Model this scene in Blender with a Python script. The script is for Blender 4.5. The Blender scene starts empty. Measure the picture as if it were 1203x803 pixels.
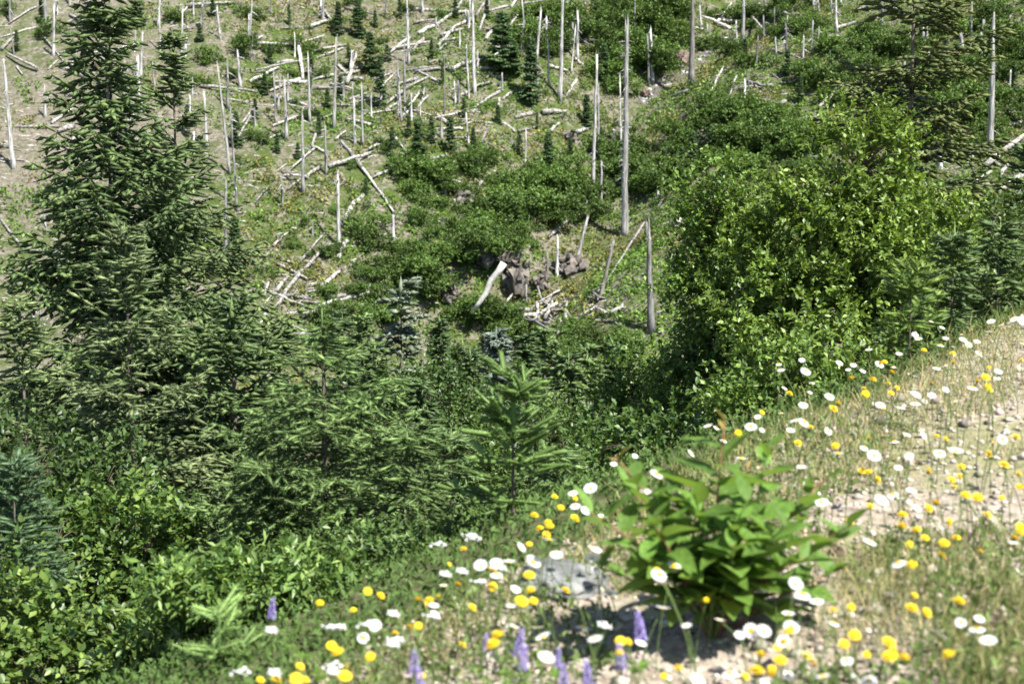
import bpy, math, random
import numpy as np
from math import radians as R

# ------------------------------------------------------------------ camera, sky, sun, exposure
S = bpy.context.scene
COL = S.collection
W, H_IMG, F = 1203.0, 803.0, 1671.0          # photograph size and focal length in its pixels
PITCH = R(-8.0)
cam_d = bpy.data.cameras.new('camera')
cam = bpy.data.objects.new('camera', cam_d); COL.objects.link(cam)
cam.location = (0, 0, 0); cam.rotation_euler = (R(90) + PITCH, 0, 0)
cam_d.sensor_width = 36; cam_d.lens = 50; cam_d.clip_end = 2000; cam_d.clip_start = 0.05
cam_d.dof.use_dof = True; cam_d.dof.focus_distance = 15; cam_d.dof.aperture_fstop = 3.2
S.camera = cam
SUN_EL, SUN_AZ = 55.0, 138.0                   # azimuth clockwise from +Y (view direction): right and behind
wd = bpy.data.worlds.new('World'); S.world = wd; wd.use_nodes = True
nt = wd.node_tree; bg = nt.nodes['Background']
sky = nt.nodes.new('ShaderNodeTexSky'); sky.sky_type = 'NISHITA'; sky.sun_disc = False
sky.sun_elevation = R(SUN_EL); sky.sun_rotation = R(SUN_AZ); sky.altitude = 900
nt.links.new(sky.outputs[0], bg.inputs[0]); bg.inputs[1].default_value = 0.07
sl = bpy.data.lights.new('sun', 'SUN'); sl.energy = 4.6; sl.angle = R(0.53); sl.color = (1.0, 0.96, 0.89)
so = bpy.data.objects.new('sun', sl); COL.objects.link(so)
so.rotation_euler = (R(90 - SUN_EL), 0, R(180 - SUN_AZ)); so.location = (30, -25, 60)
S.view_settings.view_transform = 'Standard'; S.view_settings.look = 'None'
S.view_settings.exposure = 1.42; S.view_settings.gamma = 1.0; S.view_settings.use_curve_mapping = False
S.render.engine = 'CYCLES'
S.cycles.use_denoising = True
S.cycles.max_bounces = 6; S.cycles.diffuse_bounces = 3; S.cycles.glossy_bounces = 2
S.cycles.transmission_bounces = 4; S.cycles.transparent_max_bounces = 4
S.cycles.sample_clamp_indirect = 4.0

# ------------------------------------------------------------------ numeric helpers
def hash2(ix, iy, seed):
    h = (ix.astype(np.int64) * 374761393 + iy.astype(np.int64) * 668265263 + seed * 974634777) & 0x7fffffff
    h = ((h ^ (h >> 13)) * 1274126177) & 0x7fffffff
    return ((h ^ (h >> 16)) & 0xffff) / 65535.0
def vnoise(x, y, seed=0):
    x = np.asarray(x, float); y = np.asarray(y, float)
    ix = np.floor(x); iy = np.floor(y); fx = x - ix; fy = y - iy
    fx = fx * fx * (3 - 2 * fx); fy = fy * fy * (3 - 2 * fy)
    a = hash2(ix, iy, seed); b = hash2(ix + 1, iy, seed); c = hash2(ix, iy + 1, seed); d = hash2(ix + 1, iy + 1, seed)
    return (a * (1 - fx) + b * fx) * (1 - fy) + (c * (1 - fx) + d * fx) * fy
def fbm(x, y, seed=0, o=4):
    t = 0; a = .5; f = 1.0; n = 0
    for i in range(o):
        t = t + a * vnoise(x * f + 17.3 * i, y * f - 9.1 * i, seed + i); n += a; a *= .5; f *= 2.03
    return t / n
def sstep(a, b, x):
    t = np.clip((np.asarray(x, float) - a) / (b - a), 0, 1); return t * t * (3 - 2 * t)
def norm(v): return v / np.maximum(np.linalg.norm(v, axis=-1, keepdims=True), 1e-9)

# ------------------------------------------------------------------ terrain
def edge_s(x, y):                               # metres past the edge of the roadside shoulder
    return (x + .43) * -.752 + (y - 4.2) * .659 + .5 * (fbm(x * .45 + 5, y * .45, 3, 3) - .5)
def gully_x(y): return -.8 + (y - 116) * .447 + 2.2 * np.sin(y * .16)
def near_h(x, y):
    s = edge_s(x, y); sp = np.maximum(s, 0)
    k = .40 + .20 * sstep(-.5, 4, x)
    pl = -1.664 + .139 * np.clip(x, -6, 8) + .0176 * np.clip(y, -20, 40)
    z = pl - k * sp * sp / (sp + .9) - .22 * np.maximum(sp - 5, 0)
    z = z + .05 * (fbm(x * 1.6, y * 1.6, 11, 3) - .5) + .8 * sstep(4, 18, sp) * (fbm(x * .2, y * .2, 12, 3) - .5)
    return z
def hill_h(x, y):
    g = x - gully_x(y)
    z = -15 + .5 * (y - 110)
    z = z + .30 * (np.sqrt(np.maximum(g, 0) ** 2 + 16) - 4) * sstep(-2, 10, g) + .10 * np.maximum(-g, 0)
    z = z - 3.2 * np.exp(-(g / 7.0) ** 2)
    z = z - 3.2 * np.exp(-(g / 6.0) ** 2) * (1 - sstep(117.5, 119.0, y)) * sstep(100, 110, y)
    z = z + 5.0 * (fbm(x * .035, y * .035, 21, 3) - .5) + 1.3 * (fbm(x * .16, y * .16, 22, 3) - .5) + .5 * (fbm(x * .6, y * .6, 23, 2) - .5)
    return z
def ground(x, y):
    x = np.asarray(x, float); y = np.asarray(y, float)
    a = near_h(x, y); b = hill_h(x, y); k = 3.0
    h = np.clip(.5 + .5 * (a - b) / k, 0, 1)
    m = b * (1 - h) + a * h + k * h * (1 - h)
    return np.where(np.hypot(x, y) < 45, a, m)
def gz(x, y): return float(ground(np.array([x]), np.array([y]))[0])
CP, SP = math.cos(PITCH), math.sin(PITCH)
def ray(px, py):
    u = (px - W / 2) / F; v = -(py - H_IMG / 2) / F
    d = np.array([u, CP - SP * v, SP + CP * v]); return d / d[1]      # scaled so that y advances 1 m
def at_depth(px, py, y): return ray(px, py) * y
T_FAR = np.linspace(75, 330, 1400); T_NEAR = np.linspace(2.4, 60, 2400)
def hit(px, py, far=True, lift=0.0):
    T = T_FAR if far else T_NEAR
    d = ray(px, py); P = d[None, :] * T[:, None]
    below = P[:, 2] < ground(P[:, 0], P[:, 1]) + lift
    i = int(np.argmax(below)) if below.any() else len(T) - 1
    return P[i]

# ------------------------------------------------------------------ mesh helpers
def make_mesh(name, V, T, mat, cols=None, smooth=False):
    V = np.ascontiguousarray(V, np.float32); T = np.ascontiguousarray(T, np.int32)
    me = bpy.data.meshes.new(name)
    me.vertices.add(len(V)); me.vertices.foreach_set('co', V.ravel())
    n, k = T.shape
    me.loops.add(n * k); me.loops.foreach_set('vertex_index', T.ravel())
    me.polygons.add(n); me.polygons.foreach_set('loop_start', np.arange(0, n * k, k, dtype=np.int32))
    try: me.polygons.foreach_set('loop_total', np.full(n, k, np.int32))
    except Exception: pass
    if smooth: me.polygons.foreach_set('use_smooth', np.ones(n, bool))
    me.update(calc_edges=True)
    if cols is not None:
        c = np.ones((len(V), 4), np.float32); c[:, :3] = cols
        a = me.attributes.new('col', 'FLOAT_COLOR', 'POINT'); a.data.foreach_set('color', c.ravel())
    if mat is not None: me.materials.append(mat)
    return me
def obj(name, me, parent=None, loc=(0, 0, 0), rot=(0, 0, 0), sc=1.0):
    o = bpy.data.objects.new(name, me); COL.objects.link(o)
    if parent is not None: o.parent = parent
    o.location = loc; o.rotation_euler = rot
    o.scale = (sc, sc, sc) if not hasattr(sc, '__len__') else sc
    return o
def tag(o, label, cat, group=None):
    o['label'] = label; o['category'] = cat
    if group: o['group'] = group
    return o
def thing(name, label, cat, loc, group=None, rotz=0, sc=1.0):
    return tag(obj(name, None, None, loc, (0, 0, rotz), sc), label, cat, group)
class MB:                                       # collects triangles
    def __init__(s): s.V = []; s.T = []; s.C = []; s.n = 0
    def add(s, V, T, c=None):
        V = np.asarray(V, float); s.V.append(V); s.T.append(np.asarray(T, int) + s.n); s.n += len(V)
        if c is not None: s.C.append(np.broadcast_to(np.asarray(c, float), (len(V), 3)))
    def mesh(s, name, mat, smooth=False):
        return make_mesh(name, np.concatenate(s.V), np.concatenate(s.T), mat, np.concatenate(s.C) if s.C else None, smooth)
def tube(P, r, k=6, jag=0.0, rng=None, wob=0.0):
    P = np.asarray(P, float); n = len(P); r = np.broadcast_to(np.asarray(r, float), (n,))
    t = norm(np.gradient(P, axis=0)); up = np.array([0, 0, 1.0]) if abs(t[0][2]) < .8 else np.array([1.0, 0, 0])
    a = norm(np.cross(t, up)); b = np.cross(t, a)
    th = np.linspace(0, 2 * math.pi, k, endpoint=False)
    rr = r[:, None] * np.ones(k)
    if wob and rng is not None: rr = rr * (1 + wob * rng.uniform(-1, 1, (1, k)) + .5 * wob * rng.uniform(-1, 1, (n, k)))
    V = P[:, None, :] + rr[..., None] * (np.cos(th)[None, :, None] * a[:, None, :] + np.sin(th)[None, :, None] * b[:, None, :])
    if jag and rng is not None: V[-1] += t[-1] * (rng.uniform(-.2, 1, k)[:, None] * jag)
    V = V.reshape(-1, 3)
    i, j = np.meshgrid(np.arange(n - 1), np.arange(k), indexing='ij')
    A = (i * k + j).ravel(); B = (i * k + (j + 1) % k).ravel(); C = A + k; D = B + k
    T = np.concatenate([np.stack([A, B, D], 1), np.stack([A, D, C], 1)])
    V = np.vstack([V, P[:1], P[-1:] + (t[-1:] * jag * -.3 if jag else 0)]); nb = n * k
    jj = np.arange(k); j2 = (jj + 1) % k
    T = np.concatenate([T, np.stack([j2, jj, np.full(k, nb)], 1), np.stack([(n - 1) * k + jj, (n - 1) * k + j2, np.full(k, nb + 1)], 1)])
    return V, T
def frames(d, nrm):                             # orthonormal x(side), y(along d), z(normal) for many vectors
    y = norm(d); x = norm(np.cross(y, nrm)); z = np.cross(x, y); return x, y, z
def stamp(tv, tt, pos, d, nrm, scale, widen=1.0):
    """copy a small template (side, along, normal) to many places in one go"""
    x, y, z = frames(d, nrm); n = len(pos)
    scale = np.broadcast_to(np.asarray(scale, float), (n,))[:, None, None]
    V = pos[:, None, :] + scale * (tv[None, :, 0:1] * widen * x[:, None, :] + tv[None, :, 1:2] * y[:, None, :] + tv[None, :, 2:3] * z[:, None, :])
    T = tt[None] + (np.arange(n) * len(tv))[:, None, None]
    return V.reshape(-1, 3), T.reshape(-1, tt.shape[1])

# ------------------------------------------------------------------ materials
def new_mat(name):
    m = bpy.data.materials.new(name); m.use_nodes = True
    n = m.node_tree.nodes; return m, n, m.node_tree.links, n['Principled BSDF'], n['Material Output']
def foliage_mat(name, rough=.5, spec=.3, transl=.25, tint=(1.25, 1.2, .55), rnd=.25):
    m, n, l, p, out = new_mat(name)
    a = n.new('ShaderNodeAttribute'); a.attribute_name = 'col'
    oi = n.new('ShaderNodeObjectInfo'); mr = n.new('ShaderNodeMapRange')
    mr.inputs[3].default_value = 1 - rnd; mr.inputs[4].default_value = 1 + rnd
    l.new(oi.outputs['Random'], mr.inputs[0])
    mx = n.new('ShaderNodeVectorMath'); mx.operation = 'SCALE'
    l.new(a.outputs['Color'], mx.inputs[0]); l.new(mr.outputs[0], mx.inputs['Scale'])
    l.new(mx.outputs[0], p.inputs['Base Color'])
    p.inputs['Roughness'].default_value = rough; p.inputs['Specular IOR Level'].default_value = spec
    if transl > 0:
        t = n.new('ShaderNodeBsdfTranslucent'); mt = n.new('ShaderNodeVectorMath'); mt.operation = 'MULTIPLY'
        mt.inputs[1].default_value = tint
        l.new(mx.outputs[0], mt.inputs[0]); l.new(mt.outputs[0], t.inputs[0])
        s = n.new('ShaderNodeMixShader'); s.inputs[0].default_value = transl
        l.new(p.outputs[0], s.inputs[1]); l.new(t.outputs[0], s.inputs[2]); l.new(s.outputs[0], out.inputs[0])
    return m
def ramp_mat(name, stops, scale=(1, 1, 1), nscale=3.0, detail=6, rough=.85, bump=.3, bdist=.02, coord='Object', spec=.2, dist=0.0, rnd=0.0):
    m, n, l, p, out = new_mat(name)
    tc = n.new('ShaderNodeTexCoord'); mp = n.new('ShaderNodeMapping'); mp.inputs['Scale'].default_value = scale
    nz = n.new('ShaderNodeTexNoise'); nz.inputs['Scale'].default_value = nscale; nz.inputs['Detail'].default_value = detail
    nz.inputs['Roughness'].default_value = .65; nz.inputs['Distortion'].default_value = dist
    rp = n.new('ShaderNodeValToRGB'); el = rp.color_ramp.elements
    while len(el) < len(stops): el.new(.5)
    for e, (q, c) in zip(el, stops): e.position = q; e.color = (*c, 1)
    l.new(tc.outputs[coord], mp.inputs[0]); l.new(mp.outputs[0], nz.inputs[0]); l.new(nz.outputs[0], rp.inputs[0])
    src = rp.outputs[0]
    if rnd:
        oi = n.new('ShaderNodeObjectInfo'); mr = n.new('ShaderNodeMapRange'); mr.inputs[3].default_value = 1 - rnd; mr.inputs[4].default_value = 1 + rnd * .6
        l.new(oi.outputs['Random'], mr.inputs[0])
        mx = n.new('ShaderNodeVectorMath'); mx.operation = 'SCALE'; l.new(src, mx.inputs[0]); l.new(mr.outputs[0], mx.inputs['Scale']); src = mx.outputs[0]
    l.new(src, p.inputs['Base Color'])
    p.inputs['Roughness'].default_value = rough; p.inputs['Specular IOR Level'].default_value = spec
    if bump:
        b = n.new('ShaderNodeBump'); b.inputs['Strength'].default_value = bump; b.inputs['Distance'].default_value = bdist
        l.new(nz.outputs[0], b.inputs['Height']); l.new(b.outputs[0], p.inputs['Normal'])
    return m
def mix_ground(name, layers, bump=.4, bdist=.05, cover=False):
    """layers: first colour ramp, then (mask scale, lo, hi, ramp) laid over it; all in world metres"""
    m, n, l, p, out = new_mat(name)
    tc = n.new('ShaderNodeTexCoord')
    def noise(sc, det=6, off=0.0):
        mp = n.new('ShaderNodeMapping'); mp.inputs['Location'].default_value = (off, off * .7, 0)
        nz = n.new('ShaderNodeTexNoise'); nz.inputs['Scale'].default_value = sc; nz.inputs['Detail'].default_value = det
        nz.inputs['Roughness'].default_value = .68
        l.new(tc.outputs['Object'], mp.inputs[0]); l.new(mp.outputs[0], nz.inputs[0]); return nz
    def ramp(src, st):
        rp = n.new('ShaderNodeValToRGB'); el = rp.color_ramp.elements
        while len(el) < len(st): el.new(.5)
        for e, (q, c) in zip(el, st): e.position = q; e.color = (*c, 1)
        l.new(src, rp.inputs[0]); return rp.outputs[0]
    sc0, st0 = layers[0]; base_n = noise(sc0, 8); cur = ramp(base_n.outputs[0], st0)
    at_ = n.new('ShaderNodeAttribute'); at_.attribute_name = 'col'
    for i, (ms, lo, hi, cs, st) in enumerate(layers[1:]):
        mk = noise(ms, 7, 31.0 * (i + 1)); mr = n.new('ShaderNodeMapRange'); mr.inputs[1].default_value = lo; mr.inputs[2].default_value = hi
        l.new(mk.outputs[0], mr.inputs[0])
        c2 = ramp(noise(cs, 6, 7.0 * (i + 1)).outputs[0], st)
        mx = n.new('ShaderNodeMix'); mx.data_type = 'RGBA'
        if cover:
            mu = n.new('ShaderNodeMath'); mu.operation = 'MULTIPLY'; l.new(mr.outputs[0], mu.inputs[0]); l.new(at_.outputs['Fac'], mu.inputs[1]); l.new(mu.outputs[0], mx.inputs[0])
        else: l.new(mr.outputs[0], mx.inputs[0])
        l.new(cur, mx.inputs[6]); l.new(c2, mx.inputs[7]); cur = mx.outputs[2]
    l.new(cur, p.inputs['Base Color']); p.inputs['Roughness'].default_value = .95; p.inputs['Specular IOR Level'].default_value = .1
    b = n.new('ShaderNodeBump'); b.inputs['Strength'].default_value = bump; b.inputs['Distance'].default_value = bdist
    l.new(base_n.outputs[0], b.inputs['Height']); l.new(b.outputs[0], p.inputs['Normal'])
    return m
def flat_mat(name, c, rough=.6, spec=.3, transl=0.0, var=.15):
    m = ramp_mat(name, [(.3, tuple(v * (1 - var) for v in c)), (.7, tuple(min(1, v * (1 + var)) for v in c))], nscale=40, detail=3, rough=rough, bump=0, spec=spec)
    if transl:
        n = m.node_tree.nodes; l = m.node_tree.links; p = n['Principled BSDF']; t = n.new('ShaderNodeBsdfTranslucent')
        t.inputs[0].default_value = (*c, 1); s = n.new('ShaderNodeMixShader'); s.inputs[0].default_value = transl
        l.new(p.outputs[0], s.inputs[1]); l.new(t.outputs[0], s.inputs[2]); l.new(s.outputs[0], n['Material Output'].inputs[0])
    return m
M_needle = foliage_mat('needles', .5, .3, .14, rnd=.12)
M_leaf = foliage_mat('leaves', .42, .4, .32, rnd=.12)
M_cover = foliage_mat('ground_leaves', .6, .2, .25, rnd=0)
M_bush = foliage_mat('bush_leaves', .5, .3, .25, rnd=.28)
M_fir = foliage_mat('far_needles', .6, .2, .1, rnd=.2)
M_grass = foliage_mat('grass_blades', .6, .2, .3, tint=(1.1, 1.05, .7), rnd=0)
M_dead = ramp_mat('silver_deadwood', [(.34, (.07, .067, .063)), (.47, (.28, .272, .26)), (.60, (.52, .51, .49))], (3.2, 3.2, .3), 2.6, 9, .85, .9, .06, rnd=.62)
M_dark = ramp_mat('charred_deadwood', [(.32, (.05, .045, .04)), (.5, (.17, .155, .14)), (.68, (.32, .30, .27))], (2.2, 2.2, .35), 2.2, 8, .9, .5, .05)
M_log = ramp_mat('bleached_log_wood', [(.34, (.065, .06, .053)), (.47, (.25, .237, .215)), (.60, (.49, .47, .435))], (1, 1, 1), 4.0, 9, .85, .9, .06, rnd=.45)
M_pale = ramp_mat('barkless_pale_wood', [(.30, (.34, .32, .29)), (.46, (.50, .48, .45)), (.62, (.62, .60, .57))], (1, 1, 1), 3.0, 8, .85, .6, .05)
M_bark = ramp_mat('conifer_bark', [(.3, (.045, .035, .028)), (.5, (.13, .105, .085)), (.7, (.28, .26, .23))], (6, 6, 1.5), 3, 8, .9, .8, .02)
M_twig = ramp_mat('twig_bark', [(.3, (.06, .045, .03)), (.7, (.17, .13, .10))], (1, 1, 1), 12, 4, .8, .3, .005)
M_rock = ramp_mat('grey_rock', [(.30, (.035, .032, .03)), (.46, (.115, .105, .096)), (.60, (.20, .172, .14))], (1, 1, .8), 1.6, 9, .85, .9, .15)
M_brock = ramp_mat('brown_rock', [(.28, (.05, .035, .028)), (.45, (.17, .12, .10)), (.62, (.22, .175, .15))], (1, 1, .8), 1.6, 9, .85, .9, .15)
M_stone = ramp_mat('lichened_stone', [(.28, (.10, .105, .11)), (.46, (.12, .124, .12)), (.64, (.24, .245, .235))], (1, 1, 1), 9, 9, .8, .8, .01)
M_pebble = foliage_mat('pebbles', .85, .2, 0, rnd=0)
M_petal = flat_mat('white_petals', (.86, .86, .84), .6, .2, .25, .04)
M_yel = flat_mat('yellow_petals', (.86, .62, .03), .6, .2, .2, .12)
M_disc = flat_mat('yolk_yellow_disc', (.72, .42, .02), .8, .1, 0, .2)
M_stem = flat_mat('green_stem', (.10, .15, .045), .6, .2, 0, .3)
M_rstem = flat_mat('reddish_stem', (.22, .11, .06), .6, .2, 0, .3)
M_lup = flat_mat('lupine_petals', (.36, .29, .62), .6, .2, .15, .35)
M_bigleaf = ramp_mat('broad_leaf', [(.3, (.07, .15, .025)), (.55, (.125, .23, .042)), (.75, (.22, .32, .065))], (1, 1, 1), 9, 3, .55, .15, .004, spec=.25, rnd=.4)
_n = M_bigleaf.node_tree.nodes; _l = M_bigleaf.node_tree.links; _t = _n.new('ShaderNodeBsdfTranslucent'); _t.inputs[0].default_value = (.24, .38, .05, 1)
_s = _n.new('ShaderNodeMixShader'); _s.inputs[0].default_value = .36
_l.new(_n['Principled BSDF'].outputs[0], _s.inputs[1]); _l.new(_t.outputs[0], _s.inputs[2]); _l.new(_s.outputs[0], _n['Material Output'].inputs[0])
M_redleaf = flat_mat('reddish_young_leaf', (.27, .22, .06), .45, .4, .25, .3)
M_water = ramp_mat('stream_water', [(.35, (.05, .045, .04)), (.56, (.14, .125, .115)), (.68, (.75, .76, .77))], (1, 1, .6), 1.6, 8, .25, .5, .1, spec=.5)
M_hill = mix_ground('hillside_soil', [(2.6, [(.30, (.07, .06, .045)), (.48, (.165, .145, .115)), (.66, (.27, .24, .20))]),
    (.5, .46, .56, 4.0, [(.3, (.04, .07, .014)), (.55, (.075, .105, .026)), (.75, (.16, .145, .06))]),
    (2.2, .49, .57, 7.0, [(.3, (.03, .06, .011)), (.7, (.085, .115, .03))])], 1.0, .3, cover=True)
M_bank = mix_ground('bank_soil', [(2.0, [(.3, (.05, .06, .025)), (.5, (.09, .10, .04)), (.7, (.16, .15, .08))])], .6, .05)
M_grav = mix_ground('gravelly_soil', [(14, [(.3, (.17, .135, .10)), (.5, (.32, .27, .21)), (.68, (.50, .44, .37))]),
    (1.3, .48, .58, 20, [(.3, (.14, .14, .07)), (.7, (.32, .30, .17))]),
    (.8, .56, .66, 25, [(.3, (.16, .12, .10)), (.7, (.36, .29, .25))])], .8, .02)

rng = np.random.default_rng(7)

# ------------------------------------------------------------------ ground sheet, split into the shoulder, the bank and the far hillside
rad = [0.35]
while rad[-1] < 430: rad.append(rad[-1] * 1.034)
ang = np.concatenate([np.arange(-46, 46, .4), np.arange(46, 314, 5.0)])
RR, AA = np.meshgrid(np.array(rad), np.radians(ang), indexing='ij')
X = RR * np.sin(AA); Y = RR * np.cos(AA); Z = ground(X, Y)
V = np.stack([X, Y, Z], -1).reshape(-1, 3)
nr, na = X.shape
i, j = np.meshgrid(np.arange(nr - 1), np.arange(na), indexing='ij')
A = (i * na + j).ravel(); B = (i * na + (j + 1) % na).ravel(); Q = np.stack([A, A + na, B + na, B], 1)
V = np.vstack([V, [[0, 0, gz(0, 0)]]])
fan = np.stack([np.arange(na), (np.arange(na) + 1) % na, np.full(na, len(V) - 1)], 1)
c = V[Q].mean(1); es = edge_s(c[:, 0], c[:, 1]); rr = np.hypot(c[:, 0], c[:, 1])
is_sh = (es < .35) & (rr < 60); is_hill = (hill_h(c[:, 0], c[:, 1]) > near_h(c[:, 0], c[:, 1]) - .5) & (rr > 45) | ((rr > 60) & (es < .35))
def ground_piece(name, mask, mat, extra=None, cov=False):
    q = Q[mask]; T = np.concatenate([q[:, [0, 1, 2]], q[:, [0, 2, 3]]])
    if extra is not None: T = np.concatenate([T, extra])
    u, inv = np.unique(T, return_inverse=True)
    cl = None
    if cov:
        xy = V[u] ; cl = np.clip(sstep(-.32, -.13, xy[:, 0] / np.maximum(xy[:, 1], 1)) * .45 + .48 + 1.3 * (fbm(xy[:, 0] * .08, xy[:, 1] * .08, 61, 3) - .5), 0, 1)[:, None] * np.ones((1, 3))
    o = obj(name, make_mesh(name, V[u], inv.reshape(T.shape)[:, ::-1], mat, cl, smooth=True)); o['kind'] = 'structure'; return o
ground_piece('gravel_shoulder', is_sh, M_grav, fan[:, ::-1])
ground_piece('bank_slope', ~is_sh & ~is_hill, M_bank)
ground_piece('hillside', is_hill & ~is_sh, M_hill, cov=True)

# ------------------------------------------------------------------ the stream in the gully
ys = np.linspace(138, 176, 90); gx = gully_x(ys) + .5 * (fbm(ys * .3, ys * 0, 41, 2) - .5)
wv = .75 + .6 * fbm(ys * .35, ys * 0 + 3, 42, 2)
m = MB(); rows = []
for k in range(7):
    q = (k - 3) / 3.0; xx = gx + q * wv
    rows.append(np.stack([xx, ys, ground(gx, ys) + .16 + .05 * (fbm(xx * 2, ys * 2, 43, 2) - .5) + .0 * xx], 1))
G = np.stack(rows, 1); n0, n1 = G.shape[:2]; a, b = np.meshgrid(np.arange(n0 - 1), np.arange(n1 - 1), indexing='ij'); a = (a * n1 + b).ravel()
m.add(G.reshape(-1, 3), np.concatenate([np.stack([a, a + 1, a + n1 + 1], 1), np.stack([a, a + n1 + 1, a + n1], 1)]))
o = obj('stream', m.mesh('stream', M_water, True)); o['kind'] = 'structure'

# ------------------------------------------------------------------ rocks
def rock_mesh(name, seed, mat, sub=3, rough=.35, sx=1, sy=1, sz=1, crag=1.0):
    import bmesh
    bm = bmesh.new(); bmesh.ops.create_icosphere(bm, subdivisions=sub, radius=1)
    P = np.array([v.co[:] for v in bm.verts])
    d = fbm(P[:, 0] * 1.3 + P[:, 2] * .9 + seed, P[:, 1] * 1.3 - P[:, 2] * .7, seed, 3)
    d2 = np.abs(fbm(P[:, 0] * 4.5 + P[:, 1] * 2 + seed, P[:, 2] * 2.2 - P[:, 1] * 3, seed + 5, 4) - .5)
    d3 = hash2(np.floor(P[:, 0] * 3.1 + P[:, 2] + seed), np.floor(P[:, 1] * 3.1 - P[:, 2] * 1.7), seed)
    P2 = P * (1 + rough * (d - .5) * 2 - crag * .9 * (.12 - np.minimum(d2, .12)) + crag * .16 * (d3 - .5))[:, None]
    for v, q in zip(bm.verts, P2): v.co = (q[0] * sx, q[1] * sy, q[2] * sz)
    me = bpy.data.meshes.new(name); bm.to_mesh(me); bm.free(); me.materials.append(mat); return me
def crag_mesh(name, seed, mat, sx, sy, sz, nb=34):
    import bmesh
    q = np.random.default_rng(seed); bm = bmesh.new()
    for k in range(nb):
        u = norm(q.normal(0, 1, 3)) * q.uniform(.2, 1) ** .5; c_ = u * [sx, sy, sz]; b_ = q.uniform(.16, .42) * np.array([sx, sy, sz]) ** .5 * max(sx, sy, sz) ** .5 * [1, 1, q.uniform(.7, 1.6)]
        pts = q.uniform(-1, 1, (12, 3)) * b_; a = q.normal(.3, .25); ca, sa = math.cos(a), math.sin(a); pts = np.stack([pts[:, 0] * ca - pts[:, 2] * sa, pts[:, 1], pts[:, 0] * sa + pts[:, 2] * ca], 1) + c_
        vs = [bm.verts.new(p_) for p_ in pts]; r = bmesh.ops.convex_hull(bm, input=vs)
        dead = [g for g in r['geom_interior'] + r['geom_unused'] if isinstance(g, bmesh.types.BMVert)]
        if dead: bmesh.ops.delete(bm, geom=list(set(dead)), context='VERTS')
    me = bpy.data.meshes.new(name); bm.to_mesh(me); bm.free(); me.materials.append(mat); return me
HG = 'rock outcrops on the hillside'
# px, py, half width px, half height px, material, label
for k, (px, py, hw, hh, mt, lab) in enumerate([
    (668, 312, 24, 13, M_rock, 'pale fractured rock wall above the dark stream hollow'),
    (634, 332, 13, 12, M_rock, 'grey rock shoulder jutting into the dark hollow beside two upright snags'),
    (604, 325, 8, 16, M_rock, 'dark wet rock face behind the leaning pale log'),
    (528, 348, 9, 13, M_rock, 'small grey cliff face under a bush left of the dark hollow'),
    (793, 68, 20, 12, M_brock, 'brown rock outcrop behind the tall dark snag above the stream'),
    (545, 235, 15, 7, M_rock, 'low tan rock patch among bushes beside the gully'),
    (758, 112, 7, 7, M_brock, 'brown boulder at the head of the visible stream'),
    (668, 160, 16, 6, M_rock, 'low pale rocks below the tallest snag group')]):
    p = hit(px, py + hh * .6); s = p[1] / F
    o = obj('rock_outcrop', crag_mesh('rock_outcrop', 50 + k * 3, mt, hw * s, hw * s * .8, hh * s * 1.15), None, (p[0], p[1] + hw * s * .35, gz(p[0], p[1] + hw * s * .35) + hh * s * .15), (0, 0, .3 * k))
    tag(o, lab, 'rock', HG)

p = hit(574, 345); o = obj('added_overhang', crag_mesh('added_overhang', 91, M_rock, 2.6, 2.0, .8), None, (p[0], p[1] + 2.0, p[2] + 3.4), (.25, 0, .4)); OV = o; tag(o, 'added rock overhang shading the stream hollow behind the leaning log', 'rock', HG)  # rock roof added above the hollow to throw it into shade
p = hit(607, 335); o = obj('rock_outcrop', crag_mesh('rock_outcrop', 95, M_rock, 1.0, 1.8, 2.0), None, (p[0], p[1] + .3, p[2] + .4), (0, 0, .2)); tag(o, 'upright rock buttress closing the right of the stream hollow', 'rock', HG)

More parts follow.
